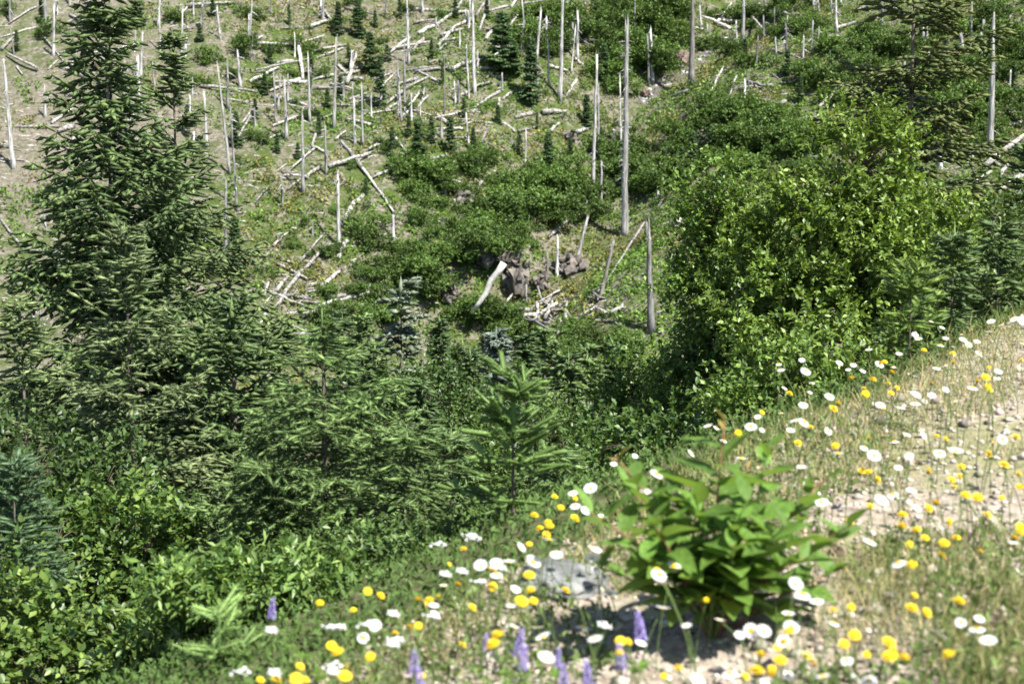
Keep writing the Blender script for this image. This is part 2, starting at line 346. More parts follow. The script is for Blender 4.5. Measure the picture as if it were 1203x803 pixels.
# ------------------------------------------------------------------ dead snags on the hillside: base x, y, top x, y, width (photo pixels)
SN = [(12,26,11,-12,4),(54,34,52,-18,5),(16,200,5,80,6),(53,137,52,103,4),(165,130,162,70,6),(158,96,157,74,4),(188,62,187,8,2.6),(212,88,215,13,3.4),
 (271,205,256,85,4),(279,250,271,128,3.4),(243,175,240,110,5),(154,170,153,125,3),(82,8,81,-18,4),(336,164,334,97,5),(364,144,362,68,3.4),(366,110,365,80,3),
 (392,152,395,48,4.5),(417,170,416,117,4),(426,172,425,102,3.4),(475,125,475,57,4),(480,75,478,-12,3.5),(483,142,483,112,3.5),(496,15,495,-22,4),(454,20,453,-4,3),
 (557,111,555,-18,5),(551,118,550,88,2.6),(549,87,548,55,3),(522,136,522,72,2.2),(535,122,534,97,3),(356,226,355,138,5),(383,205,382,150,4),(591,107,590,87,3),
 (332,243,331,208,4),(398,293,397,206,5.5),(462,282,462,254,5),(367,277,367,260,4),(523,228,523,210,4.5),(658,118,661,-8,5.5),(724,35,722,-14,5),(745,45,746,-2,2.6),
 (733,278,736,30,9),(696,217,701,72,6),(703,188,703,102,2.6),(706,242,707,192,4),(813,98,815,-14,7.5),(873,50,874,-12,5.5),(865,50,865,26,3),(897,50,897,20,3),
 (875,133,875,95,5),(645,100,644,50,3),(642,58,642,20,3),(612,60,616,25,5),(672,53,673,28,3),(694,45,694,25,2.6),(631,102,631,74,3.6),(617,197,618,155,2.6),(824,32,822,8,4),
 (684,12,685,-8,3),(1164,188,1166,26,8),(983,37,982,-8,3.4),(1049,13,1049,-14,4),(1025,115,1023,82,7),(1043,110,1043,88,4),(912,63,911,45,3),(984,92,984,75,4),
 (1155,55,1156,25,6),(1129,58,1129,40,6),(1104,200,1104,180,8),(1143,200,1143,180,4),(766,390,761,264,9.5),(654,327,655,280,5),(643,330,643,297,5.5),(675,310,690,257,5.5),
 (703,352,721,283,6),(618,350,618,335,4),(773,237,773,224,4),(53,268,52,240,4),(48,387,47,350,5),(39,375,38,352,3.5),(265,295,265,215,5),(730,182,728,95,3),
 (512,36,512,22,3),(300,150,299,128,3),(226,112,226,92,3),(960,60,961,45,3),(540,55,540,35,2.6),(436,140,436,112,2.6),(346,70,346,40,2.4),(292,40,292,18,2.6),(586,40,586,20,3)]
LM = [(733, 150, 'ground beside the bristly tallest snag', 45), (733, 275, 'ground at the foot of the tallest snag', 30), (813, 80, 'ground beside the dark snag', 40), (1164, 120, 'ground beside the thick split snag', 50), (575, 340, 'the rim of the dark hollow', 40),
 (765, 140, 'the stream bank', 28), (398, 270, 'ground where the long logs cross', 34), (660, 90, 'ground near the very tall white snag', 36), (557, 100, 'ground near the tall snag above crossed logs', 34), (705, 330, 'ground near the leaning root base snag', 34), (660, 305, 'the top of the pale rock wall', 34),
 (393, 120, 'ground near the slender white snag', 32), (265, 170, 'ground near the parallel leaning snags', 36), (590, 75, 'ground near the broadest hillside fir', 26), (624, 110, 'ground near the tallest hillside fir', 24), (447, 115, 'ground near the twin dark firs', 26), (356, 200, 'ground near the shadow casting snag', 34), (1025, 100, 'ground near the splintered snag', 34), (980, 115, 'ground near the propped log', 34), (880, 115, 'ground near the grey stub snag', 30), (885, 45, 'ground near the paired snags above the bushes', 34), (925, 170, 'ground near the bleached logs above the alder', 36), (485, 340, 'the dip behind the silvery fir', 40), (620, 240, 'the wooded gully side above the rock wall', 46), (500, 205, 'ground around the lone bush knoll', 34), (1129, 52, 'ground near the short dark stump', 30), (983, 60, 'ground near the slim snag above the alder', 34), (912, 65, 'ground near the tiny white stub', 28), (838, 175, 'ground around two narrow dark firs', 30), (800, 205, 'ground near the row of narrow firs', 26), (1180, 60, 'ground near the short steep logs', 34), (745, 30, 'ground near the thin twin snags', 28), (696, 200, 'ground at the foot of the tall pale snag', 26), (1060, 45, 'ground near the broken log ends', 30), (420, 270, 'the shrubs beside crossed logs', 26), (850, 225, 'ground just behind the darker alder', 34)]
def zone(px, py):
    best = min(LM, key=lambda m: (m[0] - px) ** 2 + (m[1] - py) ** 2)
    if (best[0] - px) ** 2 + (best[1] - py) ** 2 < best[3] ** 2: return best[2]
    if px < 300: return 'the bare slope behind the spruces'
    if px < 600 and py < 200: return 'the upper slope of small firs'
    if px < 600: return 'the grassy slope above the hollow'
    if px < 800 and py < 130: return 'the green slope beside the stream'
    if px < 800: return 'the gully around the rock hollow'
    return 'the bushy slope behind the alder'
SPECIAL = {(733,278): 'tallest silver snag bristling with broken branch stubs', (813,98): 'dark grey limbless snag standing beside brown rock', (696,217): 'tall pale snag standing between the bristly snag and firs',
 (1164,188): 'thick split silver snag with a flat broken top above fallen logs', (766,390): 'thick pale snag rising beside the alder shrubs', (703,352): 'leaning grey snag with an upturned dark root base',
 (675,310): 'leaning bleached snag at the rim of the rock wall', (398,293): 'grey snag standing where long fallen logs cross', (658,118): 'very tall slender white snag beside a dark fir',
 (557,111): 'tall white snag above crossing logs between small firs', (16,200): 'leaning ragged snag at the bare slope beyond the spruce branches', (1025,115): 'short shattered splintered snag above the alder crown',
 (392,152): 'slender white snag beside crossed fallen logs', (271,205): 'thin leaning snag next to a second parallel one', (1104,200): 'thick pale stump beside the split silver snag', (356,226): 'grey snag casting a dark shadow on grass, logs at its foot'}
rx_ = np.random.default_rng(77)
for _ in range(100):                             # further thin snags scattered over the slope
    x_ = rx_.uniform(0, 1200); y_ = rx_.uniform(5, 170 if x_ < 620 else 120); h_ = rx_.uniform(14, 60) * (1 if rx_.random() < .6 else .5)
    w_ = 0; SN.append((round(x_, 1), round(y_, 1), round(x_ + rx_.normal(0, .07) * h_, 1), round(y_ - h_, 1), rx_.uniform(1.8, 4.4)))
for (bx, by, tx, ty, w) in SN:
    p = hit(bx, by); s = p[1] / F; q = at_depth(tx, ty, p[1]); q = q - p; r = w * s * .43
    Hs = q[2]; ns = max(5, int(Hs / 1.2)); t = np.linspace(0, 1, ns)
    P = np.stack([q[0] * t, .06 * Hs * t * rng.uniform(-.5, .5), -.5 + (Hs + .5) * t], 1)
    P[1:-1, :2] += rng.normal(0, r * .12, (ns - 2, 2))
    rads = r * (1.15 - .62 * t); rads[0] *= 1.4
    me_v, me_t = tube(P, rads, 9, jag=min(1.2, Hs * .12), rng=rng, wob=.14)
    dark = (bx, by) in ((813, 98), (703, 352), (643, 330), (1155, 55), (522, 136))
    mat = M_dark if dark else M_dead
    mm = MB(); mm.add(me_v, me_t); zz = zone(bx, by)
    size = 'tall slender' if Hs > 6.5 else ('mid height' if Hs > 3.2 else 'short broken')
    lab = SPECIAL.get((bx, by)); gr = None
    if lab is None:
        lab = f"{size} {'dark' if dark else 'silver grey'} dead snag on {zz}"; gr = lab.replace('dead snag', 'snags')
    else: gr = 'landmark snags'
    e = thing('dead_snag', lab, 'snag', tuple(p), gr)
    obj('trunk', mm.mesh('trunk', mat, True), e)
    nb = 60 if (bx, by) == (733, 278) else (int(rng.integers(4, 10)) if w >= 2.8 else 0)
    for k in range(nb):
        tt = rng.uniform(.25, .97) if nb < 10 else rng.uniform(.28, .99); pp = np.array([np.interp(tt, t, P[:, d]) for d in range(3)])
        az = rng.uniform(0, 6.28) if nb < 10 else rng.choice([math.pi, math.pi, 0]) + rng.normal(0, .7); L = rng.uniform(.35, 1.0) * (1 if nb > 10 else .9)
        d = np.array([math.cos(az), math.sin(az), rng.uniform(-.5, .25)])
        ts = np.linspace(0, 1, 4); BP = pp + d * L * ts[:, None] + np.array([0, 0, -.25 * L]) * (ts ** 2)[:, None]
        bv, bt = tube(BP, (.055 if nb > 10 else .06) * (1 - .7 * ts), 4)
        b = MB(); b.add(bv, bt); obj('branch_stub', b.mesh('branch_stub', mat), e)
    if (bx, by) == (703, 352):
        b = MB()
        for k in range(16):
            d = norm(np.array([rng.normal(), rng.normal(), rng.uniform(-.3, .6)])); bv, bt = tube(np.array([[0, 0, .1], d * .5 + [0, 0, .1], d * 1.0 + [0, 0, -.05]]), [.22, .12, .03], 5); b.add(bv, bt)
        obj('root_plate', b.mesh('root_plate', M_dark), e)

# ------------------------------------------------------------------ fallen logs: two ends and width (photo pixels)
LG = [(0,47,50,33,3),(218,10,272,6,3.5),(235,104,300,110,4),(265,119,300,125,3),(65,80,90,72,3.5),(10,30,42,11,3),(2,61,15,47,3),(68,158,84,153,5),(15,152,68,151,2.5),(200,39,225,36,2.5),(78,37,108,34,2.5),
 (326,36,364,34,3),(364,35,388,27,3.5),(365,64,405,56,4),(318,100,360,100,4),(367,97,393,91,4),(319,116,362,128,4),(320,151,355,138,4),(300,85,360,72,3),(455,61,507,52,3.5),(402,96,427,96,4),(397,91,420,87,4),
 (460,105,490,95,3.5),(452,133,472,122,4),(342,200,370,177,4),(386,200,436,183,5),(433,178,455,170,4),(400,168,425,200,5),(472,195,485,175,4),(510,142,565,132,4),(530,136,567,136,3),(537,117,577,100,5),(577,92,600,95,4),
 (565,170,582,150,3),(497,193,525,186,5),(512,29,520,14,3),(515,57,535,35,3.5),(485,14,527,16,3),(300,54,345,55,3),(366,107,390,107,4),(367,177,371,161,4),(427,233,400,267,5),(383,275,353,310,4),(385,289,324,365,5),
 (354,375,414,352,6),(422,322,432,350,5),(431,329,440,360,5),(340,327,325,347,4),(310,352,315,337,4),(301,389,315,372,5),(342,400,365,396,5),(392,389,402,384,6),(435,213,467,202,5),(592,314,556,371,8.5),
 (566,216,555,237,5),(581,221,568,249,4),(521,264,513,280,4),(532,238,538,248,5),(300,316,320,297,3),(338,226,375,200,3),(300,241,315,222,3),(691,241,645,282,6),(625,381,654,360,5),(640,385,652,362,5),(664,380,666,357,5),
 (717,372,731,365,6),(712,335,757,264,3.6),(810,277,825,262,6),(785,309,796,299,5),(797,267,802,256,6),(772,247,784,232,4),(600,390,615,382,5),(656,398,656,384,4),(675,72,685,79,3),(665,117,677,97,4),(877,122,893,111,5),
 (857,115,865,92,3),(840,32,860,5,4),(800,82,810,72,5),(605,142,625,137,5),(637,136,665,135,5),(647,157,657,147,5),(677,160,690,156,5),(627,35,637,15,4),(885,195,900,178,4),(790,117,807,110,4),(900,16,952,25,4),
 (955,60,977,45,3),(962,130,995,100,6),(900,165,935,151,4),(900,185,905,162,4),(1157,200,1206,163,8),(1168,237,1206,205,7),(1135,230,1165,222,8),(1175,212,1182,198,5),(1172,28,1184,13,4),(1182,42,1188,22,5),(1162,18,1170,-2,5),
 (1192,54,1206,42,3),(0,260,28,298,4),(28,298,75,302,4),(50,302,80,297,3),(58,316,88,306,3),(425,200,462,252,3.4),(0,172,22,176,2.6),(0,190,30,192,2.6),(70,65,120,58,2.2),(405,12,440,20,2.6),(330,22,340,0,2.4),(575,75,590,60,3),
 (410,120,430,112,3),(440,96,462,88,3),(485,30,510,26,2.4),(540,150,580,148,3),(590,120,600,112,3),(700,160,716,168,4),(1040,60,1060,52,4),(1060,50,1072,40,4),(1005,18,1018,10,4),(930,100,946,92,3),(915,190,935,178,5),(600,12,612,-4,3)]
LSP = {(592,314): 'thick pale log leaning across the mouth of the dark hollow', (385,289): 'long bent bleached log running downslope to a pile', (354,375): 'short thick pale log lying level below the long bent log',
 (712,335): 'thin pole leaning beside the snag with a root base', (691,241): 'weathered log along the rim of the rock wall', (1157,200): 'thick split log at the foot of the thick silver snag',
 (1168,237): 'bleached log below the split log on the right slope', (962,130): 'pale log propped in bushes above the alder crown', (1135,230): 'dark charred log beside bleached ones', (386,200): 'long white log crossed by a leaning thin one',
 (427,233): 'pale log lying behind the snag where logs cross', (877,122): 'short pale log leaning from the base of a grey snag', (422,322): 'upper of two short pale logs pointing downslope in grass', (218,10): 'straight white log along the top of the bare slope'}
for _ in range(190):                             # further thin logs, tangled at several angles
    cx_, cy_, sx_, sy_ = ((60, 90, 70, 90), (90, 40, 90, 40), (370, 100, 90, 60), (430, 150, 90, 55), (345, 335, 45, 35), (520, 110, 70, 50), (1170, 190, 30, 30), (640, 370, 45, 12), (900, 150, 40, 40), (860, 20, 60, 20), (580, 30, 80, 25))[int(rx_.integers(11))]
    x_ = rx_.normal(cx_, sx_ * .7); y_ = rx_.normal(cy_, sy_ * .7); l_ = rx_.uniform(12, 42); a_ = rx_.normal(-.25, .55)
    LG.append((round(x_, 1), round(y_, 1), round(x_ + l_ * math.cos(a_), 1), round(y_ + l_ * math.sin(a_), 1), rx_.uniform(2.4, 4.6)))
for (x0, y0, x1, y1, w) in LG:
    a = hit(x0, y0); b = hit(x1, y1)
    if np.linalg.norm(a - b) > 22: b = a + (b - a) * 22 / np.linalg.norm(a - b)
    if (x0, y0) == (592, 314): b = hit(x1, y1); b = hit(x1, y1) + np.array([0, -1.5, .0]); b = at_depth(x1, y1, b[1]); a = at_depth(x0, y0, b[1] - .3)
    s = a[1] / F; r = w * s * .50 * (rng.uniform(.65, 1.25) if w < 5.5 else 1); L = np.linalg.norm(b - a); n = max(6, int(L / .9)); t = np.linspace(0, 1, n)
    P = a[None] * (1 - t[:, None]) + b[None] * t[:, None]
    P[:, 2] += r * .7 + .16; P[:, 2] = np.maximum(P[:, 2], ground(P[:, 0], P[:, 1]) + r * .6 + .05)
    P[1:-1] += rng.normal(0, r * .18, (n - 2, 3)); P[:, 2] += .35 * r * np.sin(t * math.pi)
    rads = r * (1.1 - .45 * t) if rng.random() < .5 else r * (.65 + .45 * t)
    lv, lt = tube(P - a, rads, 8, jag=.35, rng=rng, wob=.15)
    mm = MB(); mm.add(lv, lt)
    lab = LSP.get((x0, y0)); gr = 'landmark logs'
    if lab is None:
        tilt = 'lying level' if abs(y1 - y0) < .32 * abs(x1 - x0) else 'pointing downslope'
        lab = f"{'long' if L > 3.4 else 'short'} bleached log {tilt} on {zone(x0, y0)}"; gr = lab.replace('log ', 'logs ', 1)
    dk = (x0, y0) in ((1135, 230),)
    e = thing('fallen_log', lab, 'log', tuple(a), gr); obj('trunk', mm.mesh('trunk', M_dark if dk else (M_pale if w > 8 else M_log), True), e)
    for k in range(int(rng.integers(0, 5)) if w >= 3 else 0):
        q = P[int(rng.integers(1, n - 1))] - a; d = norm(np.array([rng.normal(), rng.normal(), rng.uniform(.1, .9)])) * rng.uniform(.3, .9)
        bv, bt = tube(np.array([q, q + d * .5 + [0, 0, .05], q + d]), [.05, .035, .012], 4); bm_ = MB(); bm_.add(bv, bt)
        obj('branch_stub', bm_.mesh('branch_stub', M_log), e)

# scattered small sticks and bark scraps, uncountable
n = 1500; px = rng.uniform(-60, 1260, n); py = rng.uniform(-40, 400, n)
mm = MB(); D0 = np.linspace(85, 240, 420)
def hits(px, py):
    u = (px - W / 2) / F; v = -(py - H_IMG / 2) / F; dy = CP - SP * v
    d = np.stack([u / dy, np.ones_like(u), (SP + CP * v) / dy], 1); best = np.full(len(px), np.nan)
    for y in D0:
        g = ground(d[:, 0] * y, np.full(len(px), y)); m_ = np.isnan(best) & (d[:, 2] * y < g); best[m_] = y
    best = np.where(np.isnan(best), D0[-1], best); return d * best[:, None]
HP = hits(px, py); gg = np.abs(HP[:, 0] - gully_x(HP[:, 1])); keep = (gg > 6) | (rng.random(n) < .15); HP = HP[keep]; n = len(HP)
HP[:, 2] = ground(HP[:, 0], HP[:, 1]) + .08
dd = norm(np.stack([rng.normal(0, 1, n), rng.normal(0, .6, n), rng.normal(.1, .18, n)], 1)); L = rng.uniform(.3, 1.5, n); wv_ = rng.uniform(.04, .11, n)
st_v = np.array([[-.5, -.5, 0], [.5, -.5, 0], [.3, .5, .1], [-.3, .5, .1], [0, -.5, .6], [0, .5, .5]]); st_t = np.array([[0, 1, 4], [0, 4, 5], [0, 5, 3], [1, 2, 5], [1, 5, 4], [2, 3, 5]])
x_, y_, z_ = frames(dd, np.array([[0, 0, 1.0]]))
VV = HP[:, None, :] + st_v[None, :, 0:1] * wv_[:, None, None] * x_[:, None] + st_v[None, :, 1:2] * L[:, None, None] * y_[:, None] + st_v[None, :, 2:3] * wv_[:, None, None] * z_[:, None]
mm.add(VV.reshape(-1, 3), (st_t[None] + (np.arange(n) * 6)[:, None, None]).reshape(-1, 3))
o = obj('woody_debris', mm.mesh('woody_debris', M_log)); o['kind'] = 'stuff'; o['label'] = 'scattered bleached sticks and wood scraps on the hillside'; o['category'] = 'debris'

# ------------------------------------------------------------------ conifers
def conifer(rng, H, prof, h0=.3, whorl=.25, per=5, el=(-10, 45), droop=.2, lift=.15, shoot=.10, side=.42, ndens=160, nlen=.022, nwid=.004,
            base=(.055, .085, .03), tip=(.10, .14, .05), gap=.0, trunk_r=None, thin_top=0.0, hang=.15, flat=.6, core=.62, jit=(.55, 1.2), blunt=False):
    trunk_r = trunk_r or H * .014
    seg0, seg1, segc = [], [], []; wood = MB()
    h = h0
    while h < H - .02:
        u = h / H; L0 = prof(u) * H
        for b in range(per):
            if rng.random() < gap: continue
            L = L0 * rng.uniform(*jit)
            if L < .03: continue
            az = 2 * math.pi * (b + rng.uniform(-.4, .4)) / per + h * 7.3
            e = R(el[0] + (el[1] - el[0]) * u + rng.normal(0, 7))
            dh = np.array([math.cos(az), math.sin(az), 0]); sd = np.array([-math.sin(az), math.cos(az), 0])
            n = max(4, int(L / (shoot * .62))); t = np.linspace(0, 1, n)
            hz = h + rng.uniform(-.4, .4) * whorl
            zc = L * (t * math.tan(e) - droop * t ** 2 + lift * t ** 3)
            P = dh * (L * math.cos(e * .6) * t)[:, None]; P[:, 2] = hz + zc
            P += sd * (L * .08 * rng.normal() * t ** 2)[:, None]
            wv, wt = tube(P[::max(1, n // 5)] if n > 8 else P, np.linspace(max(.004, L * .013), .003, len(P[::max(1, n // 5)] if n > 8 else P)), 3); wood.add(wv, wt)
            tone = rng.uniform(.75, 1.2)
            for q in range(n):
                f = norm(P[min(q + 1, n - 1)] - P[max(q - 1, 0)]); tq = t[q]
                if q and (tq > thin_top * u * u): seg0.append(P[q - 1]); seg1.append(P[q]); segc.append((tone, .3 + .7 * tq))
                if tq < .10: continue
                for s_ in (-1, 1):
                    l = min(side * L * (1 - tq) ** .85, L * .5 * (tq + .15)) + shoot * rng.uniform(.5, 1.1)
                    aa = R(rng.uniform(42, 62)); d = f * math.cos(aa) + sd * s_ * math.sin(aa) + np.array([0, 0, -hang + rng.normal(0, .16)])
                    d = norm(d); p0 = P[q]; k = max(1, int(l / (shoot * .8)))
                    if k == 1:
                        seg0.append(p0); seg1.append(p0 + d * l); segc.append((tone, .5 + .5 * tq))
                    else:
                        prev = p0
                        for kk in range(k):
                            d2 = norm(d + np.array([0, 0, -.10 * hang * kk])); nx = prev + d2 * (l / k)
                            seg0.append(prev); seg1.append(nx); segc.append((tone, .4 + .6 * (kk + 1) / k))
                            sl_ = norm(np.cross(d2, [0, 0, 1.0]))
                            for s2 in (-1, 1):
                                if rng.random() < .85:
                                    d3 = norm(d2 * .65 + sl_ * s2 * .75 + np.array([0, 0, rng.normal(-hang * .6, .15)])); l3 = shoot * rng.uniform(.5, 1.05) * (1 - .35 * kk / k)
                                    seg0.append(nx); seg1.append(nx + d3 * l3); segc.append((tone, .6 + .4 * (kk + 1) / k))
                            prev = nx
        h += whorl * rng.uniform(.8, 1.2) * (1 - .45 * u)
    seg0.append(np.array([0, 0, H - shoot * 2.2])); seg1.append(np.array([0, 0, H])); segc.append((1, 1))
    s0 = np.array(seg0); s1 = np.array(seg1); sc = np.array(segc); ln = np.linalg.norm(s1 - s0, axis=1)
    # every shoot: a ragged opaque brush body with needles standing off it
    ns = len(ln); axs = norm(s1 - s0); uu = norm(np.cross(axs, np.array([0, 0, 1.0]) + 1e-4)); vv = np.cross(uu, axs)
    rb = nlen * core * rng.uniform(.75, 1.2, ns)
    rings = [(.55, 1.0)] if not blunt else [(.18, .85), (.88, .95)]
    parts = [s0 - axs * (ln * .05)[:, None]]
    for (q_, w_) in rings:
        mid = s0 + (s1 - s0) * (q_ + rng.uniform(-.08, .08, ns))[:, None]
        parts += [mid + (uu * math.cos(a) + vv * math.sin(a) * (1 - .35 * flat)) * (w_ * rb * rng.uniform(.7, 1.3, ns))[:, None] for a in (.3, 1.87, 3.44, 5.01)]
    parts.append(s1 + axs * (nlen * (.4 if blunt else .5))); nv = len(parts)
    CV = np.stack(parts, 1).reshape(-1, 3); tl_ = []
    for a in range(4):
        b = (a + 1) % 4; tl_.append([0, 1 + b, 1 + a]); e0 = nv - 5
        if blunt: tl_ += [[1 + a, 1 + b, 5 + b], [1 + a, 5 + b, 5 + a]]
        tl_.append([nv - 1, e0 + a, e0 + b])
    CT = (np.array(tl_)[None] + (np.arange(ns) * nv)[:, None, None]).reshape(-1, 3)
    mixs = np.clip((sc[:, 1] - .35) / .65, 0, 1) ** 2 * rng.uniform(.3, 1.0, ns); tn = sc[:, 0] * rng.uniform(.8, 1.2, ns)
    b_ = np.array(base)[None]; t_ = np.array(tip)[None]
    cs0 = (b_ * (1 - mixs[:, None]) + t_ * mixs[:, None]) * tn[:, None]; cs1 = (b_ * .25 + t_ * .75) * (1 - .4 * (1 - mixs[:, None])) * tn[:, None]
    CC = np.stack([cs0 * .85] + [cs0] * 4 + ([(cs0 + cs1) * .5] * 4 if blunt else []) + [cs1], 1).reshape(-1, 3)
    cnt = np.maximum(2, (ln * ndens * .4 * rng.uniform(.8, 1.2, len(ln))).astype(int)); idx = np.repeat(np.arange(len(ln)), cnt); N = len(idx)
    f = rng.random(N); p = s0[idx] + (s1 - s0)[idx] * f[:, None]; ax = axs[idx]
    u_ = uu[idx]; v_ = vv[idx]
    ph = rng.uniform(0, 2 * math.pi, N); cu = np.cos(ph); cv = np.sin(ph) * (1 - flat) + .18
    rdir = norm(u_ * cu[:, None] + v_ * cv[:, None]); th = R(50)
    d = norm(ax * math.cos(th) + rdir * math.sin(th) + rng.normal(0, .12, (N, 3)))
    L = nlen * rng.uniform(.8, 1.25, N); wd_ = norm(np.cross(d, rng.normal(0, 1, (N, 3)))) * (nwid * .5)
    VV = np.stack([p - wd_, p + wd_, p + d * L[:, None]], 1).reshape(-1, 3)
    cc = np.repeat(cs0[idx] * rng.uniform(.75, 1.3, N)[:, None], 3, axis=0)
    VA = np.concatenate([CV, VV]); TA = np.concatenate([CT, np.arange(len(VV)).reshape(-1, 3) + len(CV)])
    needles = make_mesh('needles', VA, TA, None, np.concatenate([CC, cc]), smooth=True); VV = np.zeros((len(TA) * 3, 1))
    tz = np.linspace(-.35, H * .985, 14); off = np.cumsum(rng.normal(0, H * .0014, (14, 2)), 0); off -= off[3]
    tv, tt = tube(np.column_stack([off * np.linspace(1, .2, 14)[:, None], tz]), trunk_r * np.clip(1 - tz / H, .03, 1.2) ** .85, 8)
    tm = make_mesh('trunk', tv, tt, M_bark, smooth=True); wm = wood.mesh('branches', M_twig)
    return tm, wm, needles, len(VV) // 3
TRI = 0
def plant_conifer(name, label, cat, px, top, dist, seed, group=None, mat=M_needle, lean=0.0, **kw):
    global TRI
    q = at_depth(px, top, dist); z0 = gz(q[0], q[1]); Hh = q[2] - z0
    tm, wm, nm, n = conifer(np.random.default_rng(seed), Hh, **kw); nm.materials.append(mat); TRI += n
    e = thing(name, label, cat, (q[0], q[1], z0), group); e.rotation_euler = (0, lean, 0)
    obj('trunk', tm, e); obj('branches', wm, e); obj('needle_foliage', nm, e); return e, Hh
cone = lambda w, p=.8, lo=.12: (lambda u: w * ((1 - u) ** p) * min(1, .55 + u / max(lo, 1e-3) * .45))
SPR = dict(base=(.04, .078, .026), tip=(.14, .20, .065))
BLU = dict(base=(.045, .075, .05), tip=(.16, .21, .17))
GRN = dict(base=(.06, .105, .03), tip=(.18, .27, .085))
YNG = dict(base=(.10, .17, .035), tip=(.20, .29, .06))
GC = 'conifers on the bank'
P14 = dict(ndens=190, nlen=.046, nwid=.009, shoot=.16, core=.54)
P11 = dict(ndens=260, nlen=.040, nwid=.0072, shoot=.15, core=.46, blunt=False)
P9 = dict(ndens=700, nlen=.034, nwid=.0044, shoot=.14, core=.40, blunt=False)
P24 = dict(ndens=70, nlen=.075, nwid=.024, shoot=.20)
pc = plant_conifer
pc('spruce_tree', 'largest dark spruce with layered cone laden branches, top out of view', 'spruce', 120, -62, 14.0, 1, GC, prof=cone(.28, .95), h0=2.1, whorl=.25, per=8, side=.46, el=(-16, 38), gap=.08, jit=(.45, 1.3), droop=.14, lift=.16, hang=.5, trunk_r=.075, **P14, **SPR)
pc('spruce_tree', 'spruce with a sparse thin bare leader standing just behind the largest spruce', 'spruce', 203, 38, 16.5, 2, GC, prof=lambda u: .36 * (1 - u) ** 1.2 + .004, h0=2.7, whorl=.30, per=6, side=.42, el=(-6, 42), gap=.08, jit=(.45, 1.25), hang=.4, trunk_r=.07, base=(.05, .09, .032), tip=(.16, .205, .075), **P14)
pc('spruce_tree', 'shorter bluish tipped spruce in front of the largest spruce trunk', 'spruce', 146, 262, 11.6, 3, GC, prof=cone(.34, .8), h0=.9, whorl=.24, per=6, el=(-8, 40), hang=.25, gap=.05, trunk_r=.05, base=(.055, .09, .032), tip=(.20, .245, .105), **P11)
pc('spruce_tree', 'low blue green spruce against the left side of the largest spruce', 'spruce', 22, 352, 12.5, 4, GC, prof=cone(.36, .8), h0=.9, whorl=.25, per=6, el=(-8, 38), hang=.3, gap=.05, trunk_r=.05, base=(.06, .10, .036), tip=(.20, .25, .10), **P11)
pc('spruce_tree', 'broad spruce filling the space between the largest spruce and the light green fir', 'spruce', 272, 350, 13.0, 5, GC, prof=cone(.46, .75), h0=.4, whorl=.25, per=6, el=(-8, 34), hang=.3, gap=.05, trunk_r=.05, **P14, **SPR)
pc('fir_tree', 'light green young fir with a long bare leader and visible grey trunk', 'fir', 378, 352, 9.3, 6, GC, prof=lambda u: .62 * (1 - u) ** .85 * (1 if u < .8 else .4) if u < .93 else .0, h0=.34, whorl=.17, per=6, side=.42, el=(-12, 30), droop=.12, hang=.30, gap=.05, trunk_r=.036, **P9, **GRN)
pc('fir_tree', 'slender silvery fir with a dense tufted crown tip and open lower branches', 'fir', 471, 326, 21, 7, GC, prof=lambda u: .115 * (1 - u) ** .5 * (1.15 if u > .84 else .8), h0=2.0, whorl=.42, per=6, el=(-14, 18), hang=.12, gap=.15, trunk_r=.055, base=(.055, .08, .045), tip=(.22, .26, .18), **P24)
pc('spruce_tree', 'blue grey spruce standing behind the bright green sapling', 'spruce', 583, 384, 23, 8, GC, prof=cone(.19, .7), h0=1.2, whorl=.32, per=7, el=(-12, 30), hang=.2, trunk_r=.06, base=(.06, .095, .07), tip=(.23, .275, .22), **P24)
pc('fir_tree', 'dark green fir left of the silvery slender fir', 'fir', 424, 372, 27, 9, GC, prof=cone(.19, .75), h0=2.0, whorl=.42, per=6, el=(-10, 34), trunk_r=.07, **P24, **GRN)
pc('fir_tree', 'mid green fir right of the blue grey spruce', 'fir', 640, 388, 27, 10, GC, prof=cone(.20, .75), h0=1.5, whorl=.42, per=6, el=(-10, 34), trunk_r=.07, base=(.065, .11, .034), tip=(.14, .205, .07), **P24)
pc('fir_tree', 'thin dark fir pole with sparse needles between silvery fir and blue spruce', 'fir', 543, 392, 24, 11, GC, prof=lambda u: .07 * (1 - u) ** .8, h0=2.0, whorl=.5, per=4, el=(-20, 15), gap=.3, trunk_r=.045, **P24, **SPR)
pc('fir_tree', 'dense green fir beside the pale snag above the alder thicket', 'fir', 690, 412, 24, 12, GC, prof=cone(.25, .8), h0=.8, whorl=.40, per=6, el=(-10, 34), **P24, **GRN)
pc('hemlock_tree', 'feathery drooping hemlock beside the thick pale snag', 'hemlock', 818, 322, 17, 13, GC, prof=cone(.30, .7), h0=.6, whorl=.22, per=7, shoot=.16, ndens=150, nlen=.035, nwid=.011, el=(-20, 20), droop=.35, lift=0, hang=.7, base=(.085, .12, .045), tip=(.18, .225, .095))
pc('spruce_tree', 'tall open spruce rising behind the alder crown with wide gaps between branches', 'spruce', 1078, -90, 17.5, 14, GC, prof=lambda u: .36 * (1 - u) ** .62, h0=1.2, whorl=.46, per=6, el=(-8, 26), gap=.18, hang=.25, trunk_r=.065, base=(.055, .085, .026), tip=(.16, .185, .05), ndens=100, nlen=.05, nwid=.014, shoot=.17)
pc('fir_tree', 'yellow green fir sapling beside the daisies below the alder', 'fir sapling', 1072, 304, 8.6, 15, GC, prof=cone(.40, .85), h0=.08, whorl=.17, per=6, side=.4, el=(5, 40), droop=.05, hang=.05, **P9, **YNG)
